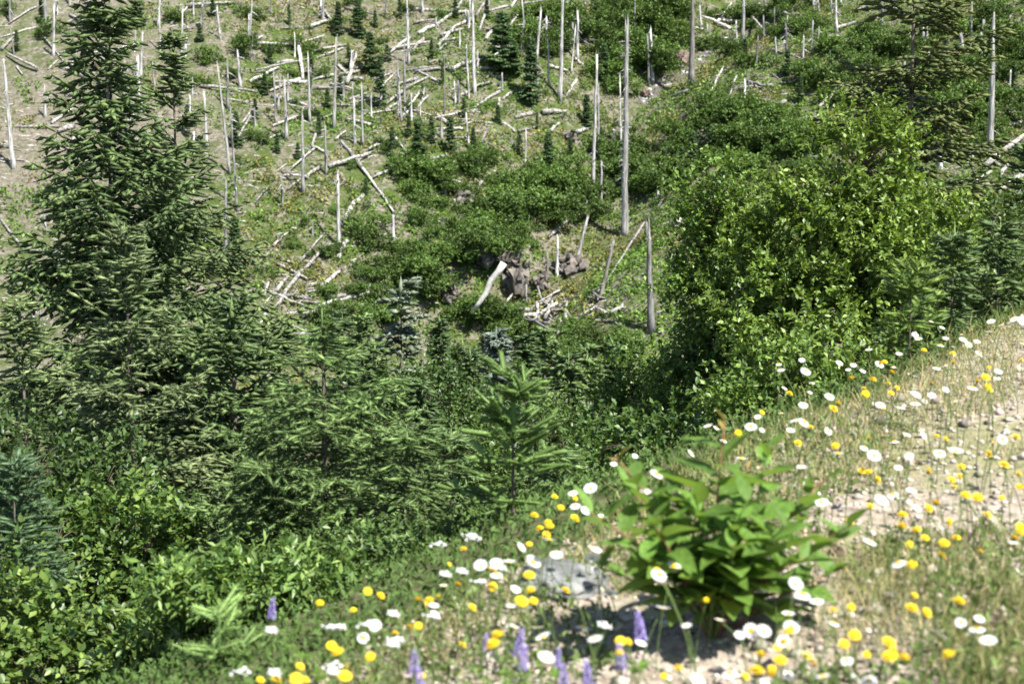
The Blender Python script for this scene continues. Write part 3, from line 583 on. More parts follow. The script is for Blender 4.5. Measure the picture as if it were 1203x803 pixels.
pc('fir_tree', 'dull green young fir right of the yellow green sapling', 'fir', 1122, 262, 10.2, 16, GC, prof=cone(.36, .85), h0=.2, whorl=.18, per=6, el=(0, 36), hang=.12, gap=.05, base=(.055, .10, .032), tip=(.14, .205, .065), **P11)
pc('fir_tree', 'grey green young fir at the right end of the daisy row', 'fir', 1176, 256, 10.8, 17, GC, prof=cone(.38, .85), h0=.2, whorl=.18, per=6, el=(0, 34), hang=.12, base=(.06, .105, .034), tip=(.155, .22, .07), **P11)
pc('spruce_tree', 'dark spruce behind the young firs at the end of the daisy row', 'spruce', 1205, 168, 16, 18, GC, prof=cone(.26, .8), h0=.4, whorl=.30, per=6, el=(-10, 32), **P14, **SPR)
pc('fir_tree', 'bright green fir sapling with thick upright shoots at the bank edge', 'fir sapling', 603, 436, 7.3, 19, GC, prof=lambda u: .34 * (1 - u) ** .9 + .05, h0=.06, whorl=.21, per=5, shoot=.17, side=.28, ndens=1500, nlen=.030, nwid=.0032, core=.45, blunt=True, el=(4, 44), droop=.02, lift=.1, hang=.0, gap=.0, flat=.3, base=(.10, .175, .04), tip=(.18, .29, .075))
pc('fir_tree', 'small pale green fir sapling poking from the brush beside yellow flowers', 'fir sapling', 257, 712, 5.2, 20, GC, prof=lambda u: .36 * (1 - u) ** .9 + .05, h0=.05, whorl=.15, per=5, shoot=.14, side=.3, ndens=2000, nlen=.028, nwid=.0024, core=.3, blunt=True, el=(10, 45), droop=.02, hang=.0, flat=.3, base=(.14, .225, .06), tip=(.23, .35, .11))
pc('fir_tree', 'pale bluish young fir beside the broadleaf thicket under the spruces', 'fir', 14, 536, 8.6, 21, GC, prof=cone(.40, .85), h0=.12, whorl=.17, per=6, el=(0, 36), hang=.12, base=(.06, .11, .05), tip=(.12, .19, .09), **P9)
pc('fir_tree', 'low green fir spilling over the bank right of the light green fir', 'fir', 478, 500, 8.9, 22, GC, prof=cone(.78, .6), h0=.10, whorl=.15, per=7, el=(-8, 30), hang=.3, **P9, **GRN)
pc('fir_tree', 'low fir bough clump between the light green fir and broadleaf thicket', 'fir', 318, 545, 9.0, 24, GC, prof=cone(.66, .6), h0=.10, whorl=.15, per=7, el=(-8, 30), hang=.3, **P9, **GRN)
pc('fir_tree', 'low fir spreading right of the thick shooted sapling above the boulder', 'fir', 655, 530, 8.8, 25, GC, prof=cone(.66, .6), h0=.08, whorl=.15, per=7, el=(-4, 30), hang=.2, base=(.055, .10, .034), tip=(.18, .27, .09), **P9)
pc('fir_tree', 'low leaning fir bough clump behind the thick shooted sapling', 'fir', 530, 500, 12, 23, GC, prof=cone(.40, .7), h0=.15, whorl=.18, per=6, el=(-8, 30), hang=.3, base=(.055, .10, .034), tip=(.16, .235, .085), **P11)

for k_, (px_, tp_, ds_, w_, lb_) in enumerate([(402, 368, 21, .14, 'dark young fir rising just behind the light green fir leader'), (440, 398, 19, .17, 'bushy young fir left of the silvery fir trunk'), (516, 368, 24, .12, 'narrow dark fir right of the silvery fir'), (552, 405, 19, .16, 'full young fir in front of the blue grey spruce'),
        (618, 392, 20, .15, 'leaning dark young fir behind the thick shooted sapling tip'), (668, 412, 18, .18, 'broad young fir below the mid green fir'), (724, 408, 20, .15, 'narrow fir in the thicket by the pale snag base'), (328, 388, 17, .2, 'dark fir filling the gap behind the light green fir'), (495, 448, 16, .24, 'low bushy fir below the silvery fir')]):
    pc('fir_tree', lb_, 'fir', px_, tp_, ds_, 60 + k_, GC, prof=cone(w_, .8), h0=.8, whorl=.30, per=6, el=(-10, 34), hang=.25, trunk_r=.05, base=(.036, .072, .024), tip=((.09, .14, .045), (.12, .18, .055))[k_ % 2], ndens=90, nlen=.06, nwid=.017, shoot=.18, core=.5)

# small conifers on the far hillside (shared meshes)
FIRM = []
for k in range(6):
    w_ = (.20, .24, .17, .27, .13, .22)[k]
    tm, wm, nm, n = conifer(np.random.default_rng(100 + k), 4.0, cone(w_, .85), h0=.15, whorl=.36, per=6, shoot=.22, side=.4, ndens=42, nlen=.17, nwid=.09, el=(-8, 35), gap=.15 if k == 4 else .05, hang=.2,
        base=((.022, .05, .018), (.026, .055, .02), (.025, .05, .022), (.03, .06, .02), (.03, .05, .025), (.026, .055, .02))[k], tip=(.07, .12, .04)); nm.materials.append(M_fir); FIRM.append((tm, nm))
FR = [(421,48,48),(441,33,20),(398,44,40),(435,87,48),(447,128,62),(410,81,25),(507,67,20),(317,76,24),(572,23,24),(590,88,72),(461,187,38),(507,167,30),(491,205,62),(529,178,40),(556,180,30),(400,113,24),(375,162,32),(326,182,26),
 (311,112,28),(430,229,20),(624,122,75),(604,88,40),(631,152,20),(644,212,55),(710,100,48),(689,150,38),(813,205,50),(837,180,34),(780,215,40),(706,175,25),(800,208,35),(875,72,26),(49,28,28),(160,32,50),(220,162,35),(278,172,40),(277,325,70),(16,345,28),(915,38,24),(925,88,30),
 (470,22,26),(535,20,22),(665,60,26),(760,60,30),(940,120,30),(700,28,26),(1110,80,34),(1190,110,36),(560,265,20),(425,130,22),(100,60,26),(235,50,22),(340,30,24),(365,90,26),(300,140,24),(385,130,26),(250,20,24),(455,75,22),(520,100,26),(545,140,24),(480,160,24),(585,150,26),(560,210,24),(350,190,22),(300,60,22),(210,120,26),(20,60,24),(610,180,26),(670,190,28),(730,230,26)]
for k, (px, py, hp) in enumerate(FR):
    p = hit(px, py); s = hp * p[1] / F / 4.0; tm, nm = FIRM[k % 6]
    lab = f"{'tiny' if hp < 25 else ('small' if hp < 42 else 'larger')} dark green fir on {zone(px, py)}"
    sx = s * (1.25 if px == 590 else 1.0)
    e = thing('hillside_fir', lab, 'fir', tuple(p), lab + ' group', rng.uniform(0, 6.3), (sx, sx, s)); obj('trunk', tm, e); obj('needle_foliage', nm, e)

# ------------------------------------------------------------------ broadleaf shrubs
LEAF_V = np.array([[0, 0, 0], [.20, .20, .05], [.25, .52, .06], [0, .5, -.03], [-.25, .52, .06], [-.20, .20, .05], [0, 1, -.09]]); LEAF_T = np.array([[0, 1, 3], [1, 2, 3], [2, 6, 3], [0, 3, 5], [5, 3, 4], [4, 3, 6]])
LEAF4_V = np.array([[0, 0, 0], [.30, .5, .09], [0, 1, -.05], [-.30, .5, .09]]); LEAF4_T = np.array([[0, 1, 2], [0, 2, 3]])
def shrub_mesh(rng, lobes, nclump, twigs, leaves, leaf, base, tip, tv=LEAF4_V, tt=LEAF4_T, stems=7, spread=.16, stem_r=.02, wid=1.0):
    """lobes: ellipsoids (cx,cy,cz, rx,ry,rz) in metres above the base"""
    lobes = np.array(lobes); vol = lobes[:, 3] * lobes[:, 4] * lobes[:, 5]; vol = vol / vol.sum()
    wood = MB(); li = rng.choice(len(lobes), nclump, p=vol); u = norm(rng.normal(0, 1, (nclump, 3))); rr_ = rng.uniform(.35, 1.0, nclump) ** .55
    C = lobes[li, :3] + u * rr_[:, None] * lobes[li, 3:]; C[:, 2] = np.maximum(C[:, 2], .08)
    crown_c = (lobes[:, :3] * vol[:, None]).sum(0); tops = []
    for k in range(stems):
        a = C[rng.integers(nclump)] if k >= len(lobes) else lobes[k, :3]; t = np.linspace(0, 1, 7); b0 = np.array([rng.normal(0, .06), rng.normal(0, .06), -.15])
        P = b0 * (1 - t[:, None]) + a * t[:, None]; P[:, :2] *= (t ** .6)[:, None] * .6 + .4; wv, wt = tube(P, stem_r * (1.05 - t * .85), 5); wood.add(wv, wt); tops.append(P)
    tops = np.concatenate(tops)
    for c_ in C:
        near = tops[np.argmin(((tops - c_) ** 2).sum(1))]; md = (near + c_) / 2 + [0, 0, .04]
        wv, wt = tube(np.array([near, md, c_]), [stem_r * .35, stem_r * .25, stem_r * .1], 3); wood.add(wv, wt)
    n = nclump * twigs; ci = np.repeat(np.arange(nclump), twigs)
    out = norm(C - crown_c * np.array([1, 1, .55]))[ci]
    td = norm(out * .7 + rng.normal(0, .6, (n, 3)) + np.array([0, 0, .35])); tl = spread * rng.uniform(.7, 1.5, n)
    t0 = C[ci] + rng.normal(0, spread * .55, (n, 3))
    N = n * leaves; ti = np.repeat(np.arange(n), leaves); f = rng.uniform(0, 1, N)
    p = t0[ti] + td[ti] * (tl[ti] * f)[:, None]
    ld = norm(td[ti] * .7 + rng.normal(0, .75, (N, 3)) + np.array([0, 0, -.15])); ln = norm(np.array([0, 0, .9]) + out[ci[ti] * 0 + ti // 1 if False else ti] * .35 + rng.normal(0, .5, (N, 3)))
    V_, T_ = stamp(tv, tt, p, ld, ln, leaf * rng.uniform(.65, 1.2, N), wid)
    tone = rng.uniform(.75, 1.25, nclump)[ci[ti]] * rng.uniform(.7, 1.3, N); mx = rng.uniform(0, 1, N)[:, None] ** 1.5
    cc = (np.array(base) * (1 - mx) + np.array(tip) * mx) * tone[:, None]
    return make_mesh('leaves', V_, T_, M_leaf, np.repeat(cc, len(tv), 0)), wood.mesh('stems', M_twig, True), len(T_)
def px_lobes(lst, dist, origin):                # lobes given in photo pixels (cx, cy, rx, ry) at a distance from the camera
    s = dist / F; r = []
    for (cx, cy, rx, ry, *dy) in lst:
        q = at_depth(cx, cy, dist + (dy[0] if dy else 0)) - origin; r.append((q[0], q[1], q[2], rx * s, rx * s * .8, ry * s))
    return r
def plant_shrub(name, label, cat, px, dist, lobes, seed, group, **kw):
    global TRI
    x = (px - W / 2) / F * dist; o0 = np.array([x, dist, gz(x, dist)])
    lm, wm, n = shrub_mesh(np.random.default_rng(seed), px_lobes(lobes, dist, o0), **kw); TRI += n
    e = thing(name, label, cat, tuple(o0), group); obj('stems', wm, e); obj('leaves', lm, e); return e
GA = 'broadleaf shrubs on the bank'
AL = dict(base=(.12, .20, .038), tip=(.24, .335, .07))
plant_shrub('alder_shrub', 'tall leafy alder with bright sunlit crown above the daisies', 'alder', 1005, 12.0, [(1010, 205, 74, 74), (985, 285, 122, 88), (1062, 310, 90, 90), (938, 372, 98, 74, -.3), (1062, 400, 80, 52)], 31, GA, nclump=420, twigs=10, leaves=12, leaf=.054, spread=.12, stems=10, stem_r=.022, **AL)
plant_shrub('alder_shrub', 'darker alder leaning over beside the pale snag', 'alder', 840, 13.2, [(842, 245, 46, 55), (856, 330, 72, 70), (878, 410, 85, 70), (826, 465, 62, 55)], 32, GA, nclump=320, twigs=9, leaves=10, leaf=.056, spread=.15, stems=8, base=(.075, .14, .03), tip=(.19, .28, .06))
plant_shrub('alder_shrub', 'low alder thicket at the foot of the pale snag', 'alder', 752, 14.5, [(755, 470, 55, 48), (715, 505, 50, 42), (790, 510, 60, 42)], 33, GA, nclump=130, twigs=8, leaves=9, leaf=.058, spread=.16, stems=7, base=(.075, .14, .03), tip=(.18, .27, .06))
plant_shrub('leafy_shrub', 'bright willow shrub just behind the daisies below the alder', 'shrub', 930, 9.6, [(925, 455, 60, 50), (990, 440, 60, 45), (880, 490, 45, 40)], 34, GA, nclump=90, twigs=7, leaves=9, leaf=.055, spread=.13, stems=6, stem_r=.012, base=(.09, .165, .035), tip=(.24, .34, .08), wid=.8)
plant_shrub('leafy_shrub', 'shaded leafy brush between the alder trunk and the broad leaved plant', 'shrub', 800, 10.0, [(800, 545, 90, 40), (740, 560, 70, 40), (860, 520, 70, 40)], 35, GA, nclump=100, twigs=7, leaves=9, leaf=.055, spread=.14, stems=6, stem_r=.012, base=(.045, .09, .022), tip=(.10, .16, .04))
plant_shrub('leafy_shrub', 'fine leaved brush behind the thick shooted sapling', 'shrub', 650, 12.5, [(650, 520, 70, 45), (560, 540, 60, 45), (700, 560, 60, 40), (620, 580, 90, 40)], 36, GA, nclump=150, twigs=8, leaves=9, leaf=.045, spread=.15, stems=6, stem_r=.012, base=(.06, .11, .025), tip=(.13, .20, .05))
plant_shrub('leafy_shrub', 'leafy brush under the silvery slender fir', 'shrub', 500, 17, [(505, 480, 60, 45), (450, 500, 60, 40), (555, 500, 50, 40)], 37, GA, nclump=110, twigs=7, leaves=8, leaf=.07, spread=.2, stems=6, stem_r=.015, base=(.05, .095, .025), tip=(.11, .175, .05))
DG = dict(base=(.05, .105, .024), tip=(.17, .25, .055))
plant_shrub('leafy_shrub', 'glossy broadleaf shrub mound with yellowing leaves under the largest spruce', 'shrub', 130, 9.3, [(140, 640, 95, 62), (210, 690, 80, 50), (70, 690, 80, 60), (245, 660, 50, 45)], 38, GA, nclump=200, twigs=7, leaves=8, leaf=.057, spread=.15, stems=10, stem_r=.012, tv=LEAF_V, tt=LEAF_T, wid=1.15, **DG)
plant_shrub('leafy_shrub', 'lower broadleaf shrub in front of the glossy mound', 'shrub', 70, 7.6, [(60, 770, 100, 55), (150, 770, 80, 45), (-10, 730, 70, 60)], 39, GA, nclump=130, twigs=7, leaves=8, leaf=.055, spread=.14, stems=8, stem_r=.010, tv=LEAF_V, tt=LEAF_T, wid=1.15, base=(.055, .11, .026), tip=(.19, .265, .06))
plant_shrub('leafy_shrub', 'narrow leaved willowherb clump below the light green fir', 'shrub', 285, 7.2, [(290, 735, 70, 38), (345, 720, 50, 35), (240, 760, 60, 35), (300, 790, 70, 30)], 40, GA, nclump=100, twigs=7, leaves=8, leaf=.07, spread=.14, stems=8, stem_r=.008, tv=LEAF_V, tt=LEAF_T, wid=.62, base=(.08, .15, .035), tip=(.22, .32, .08))
plant_shrub('leafy_shrub', 'leafy weeds spilling toward the leftmost yellow flowers', 'shrub', 350, 6.6, [(372, 748, 42, 28), (325, 785, 62, 32), (395, 775, 28, 22), (240, 790, 60, 30)], 44, GA, nclump=80, twigs=7, leaves=8, leaf=.058, spread=.11, stems=8, stem_r=.008, tv=LEAF_V, tt=LEAF_T, wid=.7, base=(.06, .12, .028), tip=(.19, .28, .07))
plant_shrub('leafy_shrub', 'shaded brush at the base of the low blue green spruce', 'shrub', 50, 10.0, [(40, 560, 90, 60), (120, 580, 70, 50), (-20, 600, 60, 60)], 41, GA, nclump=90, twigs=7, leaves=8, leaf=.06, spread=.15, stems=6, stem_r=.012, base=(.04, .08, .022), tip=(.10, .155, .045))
plant_shrub('leafy_shrub', 'low mixed brush below the light green fir at the bank edge', 'shrub', 430, 7.4, [(400, 690, 60, 25), (460, 670, 60, 28), (520, 650, 50, 25)], 42, GA, nclump=60, twigs=6, leaves=8, leaf=.05, spread=.11, stems=6, stem_r=.008, base=(.05, .095, .026), tip=(.12, .18, .05), wid=.8)
plant_shrub('leafy_shrub', 'grassy green brush behind the far end of the daisy row', 'shrub', 1150, 11.5, [(1130, 360, 70, 40), (1200, 340, 70, 50), (1180, 280, 60, 50, 2)], 43, GA, nclump=120, twigs=6, leaves=8, leaf=.055, spread=.14, stems=6, stem_r=.01, base=(.05, .095, .025), tip=(.12, .175, .05))

# hillside bushes: shared meshes
BU = []
for k in range(6):
    r_ = np.random.default_rng(200 + k); lob = [(r_.normal(0, .55), r_.normal(0, .4), .42 + r_.uniform(-.2, .3), r_.uniform(.3, .65), r_.uniform(.3, .55), r_.uniform(.3, .6)) for _ in range(6)]
    bm_, wm_, n_ = shrub_mesh(r_, lob, nclump=58, twigs=7, leaves=8, leaf=.125, base=(.062, .118, .025), tip=(.14, .215, .05), stems=5, spread=.2, stem_r=.03)
    bm_.materials.clear(); bm_.materials.append(M_bush); BU.append((bm_, wm_))
BSH = [(245,70,26),(283,62,30),(300,18,24),(318,60,20),(205,22,20),(60,40,24),(8,12,18),(230,100,18),(275,88,16),(385,300,24),(383,345,24),(420,268,30),(440,290,34),(470,300,30),(485,330,50),(455,318,34),(500,210,44),(480,200,36),(520,215,30),
 (540,228,26),(552,250,22),(566,270,46),(590,245,40),(560,330,40),(540,322,44),(520,310,36),(505,345,46),(480,345,44),(545,300,40),(600,260,46),(625,250,44),(650,240,44),(675,230,40),(620,225,40),(590,215,36),(640,215,40),(610,275,30),
 (660,200,34),(700,250,30),(570,200,30),(545,195,26),(515,245,26),(492,262,26),(505,275,24),(530,265,22),(425,330,26),(410,345,26),(440,350,30),(400,372,30),(440,382,36),(380,378,30),(470,375,40),(395,250,14),(360,262,14),(345,292,18)]
def scatter_poly(poly, n, smin, smax, seed):
    r_ = np.random.default_rng(seed); xs = [p[0] for p in poly]; ys_ = [p[1] for p in poly]; out = []
    while len(out) < n:
        x, y = r_.uniform(min(xs), max(xs)), r_.uniform(min(ys_), max(ys_)); ins = False
        for a_ in range(len(poly)):
            (x1, y1), (x2, y2) = poly[a_], poly[a_ - 1]
            if (y1 > y) != (y2 > y) and x < (x2 - x1) * (y - y1) / (y2 - y1) + x1: ins = not ins
        if ins: out.append((x, y, r_.uniform(smin, smax)))
    return out
BSH += scatter_poly([(690,10),(800,0),(790,90),(760,100),(745,170),(770,220),(700,240),(705,130)], 46, 24, 42, 1)
BSH += scatter_poly([(780,110),(830,120),(900,130),(1000,40),(1110,60),(1080,130),(960,200),(830,240),(780,230)], 60, 24, 44, 2)
BSH += scatter_poly([(1080,30),(1203,20),(1203,170),(1090,190),(1060,130)], 30, 26, 46, 3)
BSH += scatter_poly([(600,0),(720,0),(700,60),(610,80)], 12, 20, 34, 4)
BSH += scatter_poly([(820,0),(960,0),(980,50),(900,80),(830,60)], 16, 20, 34, 5)
BSH += scatter_poly([(600,340),(760,340),(740,420),(600,430)], 16, 26, 44, 6)
BSH += scatter_poly([(535,372),(650,372),(650,430),(535,430)], 14, 22, 36, 8)
BSH += scatter_poly([(470,180),(700,190),(690,260),(480,310)], 22, 22, 34, 9)
BSH += scatter_poly([(300,0),(600,0),(600,200),(300,200)], 26, 10, 20, 7)
BSH = [b for b in BSH if not (538 < b[0] < 612 and 318 < b[1] + .22 * b[2] < 378) and not (640 < b[0] < 745 and 300 < b[1] < 372)]
for k, (px, py, wp) in enumerate(BSH):
    p = hit(px, py + wp * .22); s = wp * p[1] / F / 1.55; q = (p[0], p[1] + .3 * s, gz(p[0], p[1] + .3 * s) - .05)
    lab = f"{'small' if wp < 24 else ('mid sized' if wp < 34 else 'large')} rounded green bush on {zone(px, py)}"
    e = thing('hillside_bush', lab, 'bush', q, lab + ' group', rng.uniform(0, 6.3), (s, s, s * rng.uniform(.8, 1.1))); obj('leaves', BU[k % 6][0], e)

for k, (dx, dy, dz, sc_) in enumerate([(-2.4, -.9, .3, 1.5), (-.9, -1.5, .5, 1.5), (.7, -1.3, .4, 1.4), (2.2, -.6, .2, 1.4), (-1.6, .8, .8, 1.7), (.6, 1.0, .9, 1.7), (-3.6, .2, -1.2, 1.5)]):
    e = thing('hillside_bush', 'leafy bush crowning the added rock overhang above the hollow', 'bush', (OV.location[0] + dx, OV.location[1] + dy, OV.location[2] + dz - .2), 'bushes on the rock overhang', k * 1.3, (sc_, sc_, sc_)); obj('leaves', BU[k % 6][0], e)

# ------------------------------------------------------------------ low green cover on the hillside (uncountable)
n = 48500
yy = 88 + 125 * rng.random(n) ** 1.15; xx = (rng.uniform(-.44, .44, n)) * yy
g_ = xx - gully_x(yy)
dens = fbm(xx * .10, yy * .10, 61, 3) * .55 + fbm(xx * .6, yy * .6, 62, 2) * .55
dens = dens + .20 * np.exp(-(g_ / 24) ** 2) + .16 * (g_ > 0) - .08 * sstep(-.14, -.28, xx / yy) + .02 + .05 * sstep(-.22, -.10, xx / yy)
keep = dens > .535; xx = xx[keep]; yy = yy[keep]; dens = dens[keep]; nt_ = len(xx)
hgt = (rng.uniform(.10, .44, nt_) * (.55 + 1.2 * np.clip(dens - .55, 0, .5))); NL = 6
dry = (fbm(xx * .2, yy * .2, 64, 2) + rng.normal(0, .10, nt_) > .57)
tone = rng.uniform(.45, 1.45, nt_); ti = np.repeat(np.arange(nt_), NL); n = len(ti)
off = rng.normal(0, 1, (n, 3)) * (.12 + hgt[ti] * .7)[:, None]; pos = np.stack([xx[ti] + off[:, 0], yy[ti] + off[:, 1], 0 * off[:, 0]], 1)
pos[:, 2] = ground(pos[:, 0], pos[:, 1]) + rng.random(n) * hgt[ti]
Vc, Tc = stamp(LEAF4_V, LEAF4_T, pos, norm(rng.normal(0, 1, (n, 3)) + [0, -.1, .7]), norm(rng.normal(0, .6, (n, 3)) + [0, -.3, 1]), rng.uniform(.17, .40, n), 1.1)
cc = np.where(dry[ti][:, None], np.array([.19, .185, .058]), np.array([.115, .20, .036])) * (tone[ti] * rng.uniform(.7, 1.3, n))[:, None]
o = obj('ground_cover', make_mesh('ground_cover', Vc, Tc, M_cover, np.repeat(cc, 4, 0))); o['kind'] = 'stuff'; o['label'] = 'low green herbs carpeting the far hillside'; o['category'] = 'ground cover'
TRI += len(Tc)

px = rng.uniform(260, 1203, 620); py = rng.uniform(-5, 330, 620); k_ = (rng.random(620) < np.where(px < 480, .35, .9)) & ~((px > 530) & (px < 740) & (py > 285)); BP = hits(px[k_], py[k_]); nb = len(BP); NLb = 90
sz = rng.uniform(.35, 1.0, nb); ti = np.repeat(np.arange(nb), NLb); n = len(ti); u = norm(rng.normal(0, 1, (n, 3))) * (rng.random(n) ** .4)[:, None]; u[:, 2] = np.abs(u[:, 2])
pos = BP[ti] + u * (sz[ti][:, None] * np.array([1, .9, .85])); pos[:, 2] = ground(BP[ti, 0], BP[ti, 1]) + u[:, 2] * sz[ti] * .9
Vc, Tc = stamp(LEAF4_V, LEAF4_T, pos, norm(u + rng.normal(0, .6, (n, 3))), norm(u * .5 + rng.normal(0, .5, (n, 3)) + [0, -.2, .9]), rng.uniform(.12, .26, n), 1.1)
cc = np.where((rng.random(nb) < .3)[ti][:, None], np.array([.12, .155, .05]), np.array([.07, .13, .028])) * (rng.uniform(.6, 1.3, nb)[ti] * rng.uniform(.7, 1.3, n))[:, None]
o = obj('low_brush', make_mesh('low_brush', Vc, Tc, M_cover, np.repeat(cc, 4, 0))); o['kind'] = 'stuff'; o['label'] = 'knee high brush spread thickly over the hillside'; o['category'] = 'brush'

# ------------------------------------------------------------------ near bank cover: leafy undergrowth on the slope below the edge
n = 68000; yy = 4 + 34 * rng.random(n) ** 1.6; xx = rng.uniform(-.44, .44, n) * yy; es_ = edge_s(xx, yy); keep = (es_ > .25) & (es_ < 26); xx = xx[keep]; yy = yy[keep]; n = len(xx)
pos = np.stack([xx, yy, ground(xx, yy) + rng.uniform(0, 1, n) ** 1.5 * (.03 + .012 * yy * fbm(xx * 1.3, yy * 1.3, 66, 2))], 1)
Vc, Tc = stamp(LEAF4_V, LEAF4_T, pos, norm(rng.normal(0, 1, (n, 3)) + [0, 0, .7]), norm(rng.normal(0, .6, (n, 3)) + [0, -.2, 1]), rng.uniform(.016, .032, n) * (1 + yy / 9), .7)
cc = np.array([.07, .12, .03]) * rng.uniform(.55, 1.5, n)[:, None]
o = obj('undergrowth', make_mesh('undergrowth', Vc, Tc, M_cover, np.repeat(cc, 4, 0))); o['kind'] = 'stuff'; o['label'] = 'low leafy undergrowth covering the bank below the shoulder'; o['category'] = 'undergrowth'
TRI += len(Tc)

# ------------------------------------------------------------------ grass and pebbles on the shoulder
def on_shoulder(n, lo=-7, hi=.6, far=13):
    yy = 2.6 + (far - 2.6) * rng.random(n) ** 1.3; xx = rng.uniform(-.40, .46, n) * yy; e_ = edge_s(xx, yy); k = (e_ > lo) & (e_ < hi); return xx[k], yy[k], e_[k]
xx, yy, e_ = on_shoulder(170000); d_ = fbm(xx * 1.5, yy * 1.5, 71, 3) - .10 * (xx < .35) + .35 * np.exp(-((e_ - .05) / .35) ** 2) + .12 * np.exp(-((xx - .9) / .8) ** 2) * 0
bare = .16 * np.exp(-((e_ + .55) / .30) ** 2)
keep = (d_ - bare + rng.normal(0, .06, len(xx))) > .52; xx = xx[keep]; yy = yy[keep]; n = len(xx)
h_ = rng.uniform(.03, .11, n) * (1 + 1.2 * (rng.random(n) < .08)); b0 = np.stack([xx, yy, ground(xx, yy) - .005], 1)
ln_ = np.stack([rng.normal(0, .45, n), rng.normal(0, .45, n), np.ones(n)], 1); ln_ = norm(ln_); mid = b0 + ln_ * (h_ * .55)[:, None]
tipp = mid + norm(ln_ + np.stack([rng.normal(0, .5, n), rng.normal(0, .5, n), np.full(n, -.1)], 1)) * (h_ * .45)[:, None]
az = rng.uniform(0, 6.28, n); wv = np.stack([np.cos(az), np.sin(az), 0 * az], 1) * rng.uniform(.0010, .0024, n)[:, None]
VV = np.stack([b0 - wv, b0 + wv, mid + wv * .8, mid - wv * .8, tipp], 1).reshape(-1, 3); o5 = (np.arange(n) * 5)[:, None, None]
TT = (np.array([[0, 1, 2], [0, 2, 3], [3, 2, 4]])[None] + o5).reshape(-1, 3)
dryg = (rng.random(n) < .55)[:, None]; cc = np.where(dryg, np.array([.42, .36, .18]), np.array([.17, .24, .07])) * rng.uniform(.6, 1.35, n)[:, None]
o = obj('grass', make_mesh('grass', VV, TT, M_grass, np.repeat(cc, 5, 0))); o['kind'] = 'stuff'; o['label'] = 'sparse dry and green grass on the gravel shoulder'; o['category'] = 'grass'; TRI += len(TT)
# pebbles
xx, yy, e_ = on_shoulder(26000, -7, .45, 9.0); n = len(xx)
oc = np.array([[1, 0, 0], [-1, 0, 0], [0, 1, 0], [0, -1, 0], [0, 0, 1], [0, 0, -.6]], float); ot = np.array([[0, 2, 4], [2, 1, 4], [1, 3, 4], [3, 0, 4], [2, 0, 5], [1, 2, 5], [3, 1, 5], [0, 3, 5]])
sz = np.exp(rng.normal(math.log(.0085), .55, n)).clip(.003, .04)
VV = oc[None] * rng.uniform(.6, 1.3, (n, 6, 1)) * (sz[:, None] * rng.uniform(.6, 1.4, (n, 3)) * [1, 1, .6])[:, None, :]
az = rng.uniform(0, 6.28, n); ca, sa = np.cos(az)[:, None], np.sin(az)[:, None]
VV = np.stack([VV[..., 0] * ca - VV[..., 1] * sa, VV[..., 0] * sa + VV[..., 1] * ca, VV[..., 2]], -1) + np.stack([xx, yy, ground(xx, yy) + sz * .15], 1)[:, None, :]
cc = np.array([.45, .395, .335]) * rng.uniform(.35, 1.3, n)[:, None] * (1 + rng.normal(0, .05, (n, 3)))
o = obj('gravel', make_mesh('gravel', VV.reshape(-1, 3), (ot[None] + (np.arange(n) * 6)[:, None, None]).reshape(-1, 3), M_pebble, np.repeat(cc, 6, 0))); o['kind'] = 'stuff'; o['label'] = 'pale gravel scattered over the shoulder'; o['category'] = 'gravel'; TRI += n * 8
# low herb leaves on the shoulder
xx, yy, e_ = on_shoulder(60000, -7, .5); d_ = fbm(xx * 1.1 + 9, yy * 1.1, 75, 3); keep = d_ + .30 * np.exp(-(((xx - .15) / .28) ** 2 + ((yy - 4.15) / .4) ** 2)) + .12 * np.exp(-((e_ + .0) / .3) ** 2) > .56; xx = xx[keep]; yy = yy[keep]; n = len(xx)
pos = np.stack([xx, yy, ground(xx, yy) + rng.uniform(0, .05, n)], 1)
Vc, Tc = stamp(LEAF4_V, LEAF4_T, pos, norm(rng.normal(0, 1, (n, 3)) + [0, 0, .5]), norm(rng.normal(0, .5, (n, 3)) + [0, 0, 1]), rng.uniform(.018, .05, n), .6)
cc = np.array([.12, .175, .05]) * rng.uniform(.55, 1.5, n)[:, None]
o = obj('low_herbs', make_mesh('low_herbs', Vc, Tc, M_cover, np.repeat(cc, 4, 0))); o['kind'] = 'stuff'; o['label'] = 'small green herb leaves among the gravel'; o['category'] = 'herbs'; TRI += len(Tc)

# stones on the shoulder
for (px, py, hw, hh, lab, sd) in [(662, 684, 74, 15, 'grey lichened boulder half hidden by the broad leaved plant', 5), (1036, 497, 9, 6, 'small dark stone on the gravel near the daisies', 9), (860, 745, 16, 9, 'tan stone at the foot of the broad leaved plant', 12),
    (985, 650, 12, 7, 'pinkish stone in the gravel right of the broad leaved plant', 15), (1165, 730, 26, 8, 'flat pinkish stone slab in the gravel among yellow flowers', 18)]:
    p = hit(px, py + hh * .5, False); s = p[1] / F
    o = obj('boulder' if hw > 20 else 'stone', rock_mesh('stone', sd, M_stone if sd in (5, 9) else M_brock, 4, .25, hw * s, hw * s * .7, hh * s * 1.1), None, (p[0], p[1] + hw * s * .3, gz(p[0], p[1] + hw * s * .3) + hh * s * .3), (0, 0, sd)); tag(o, lab, 'rock')

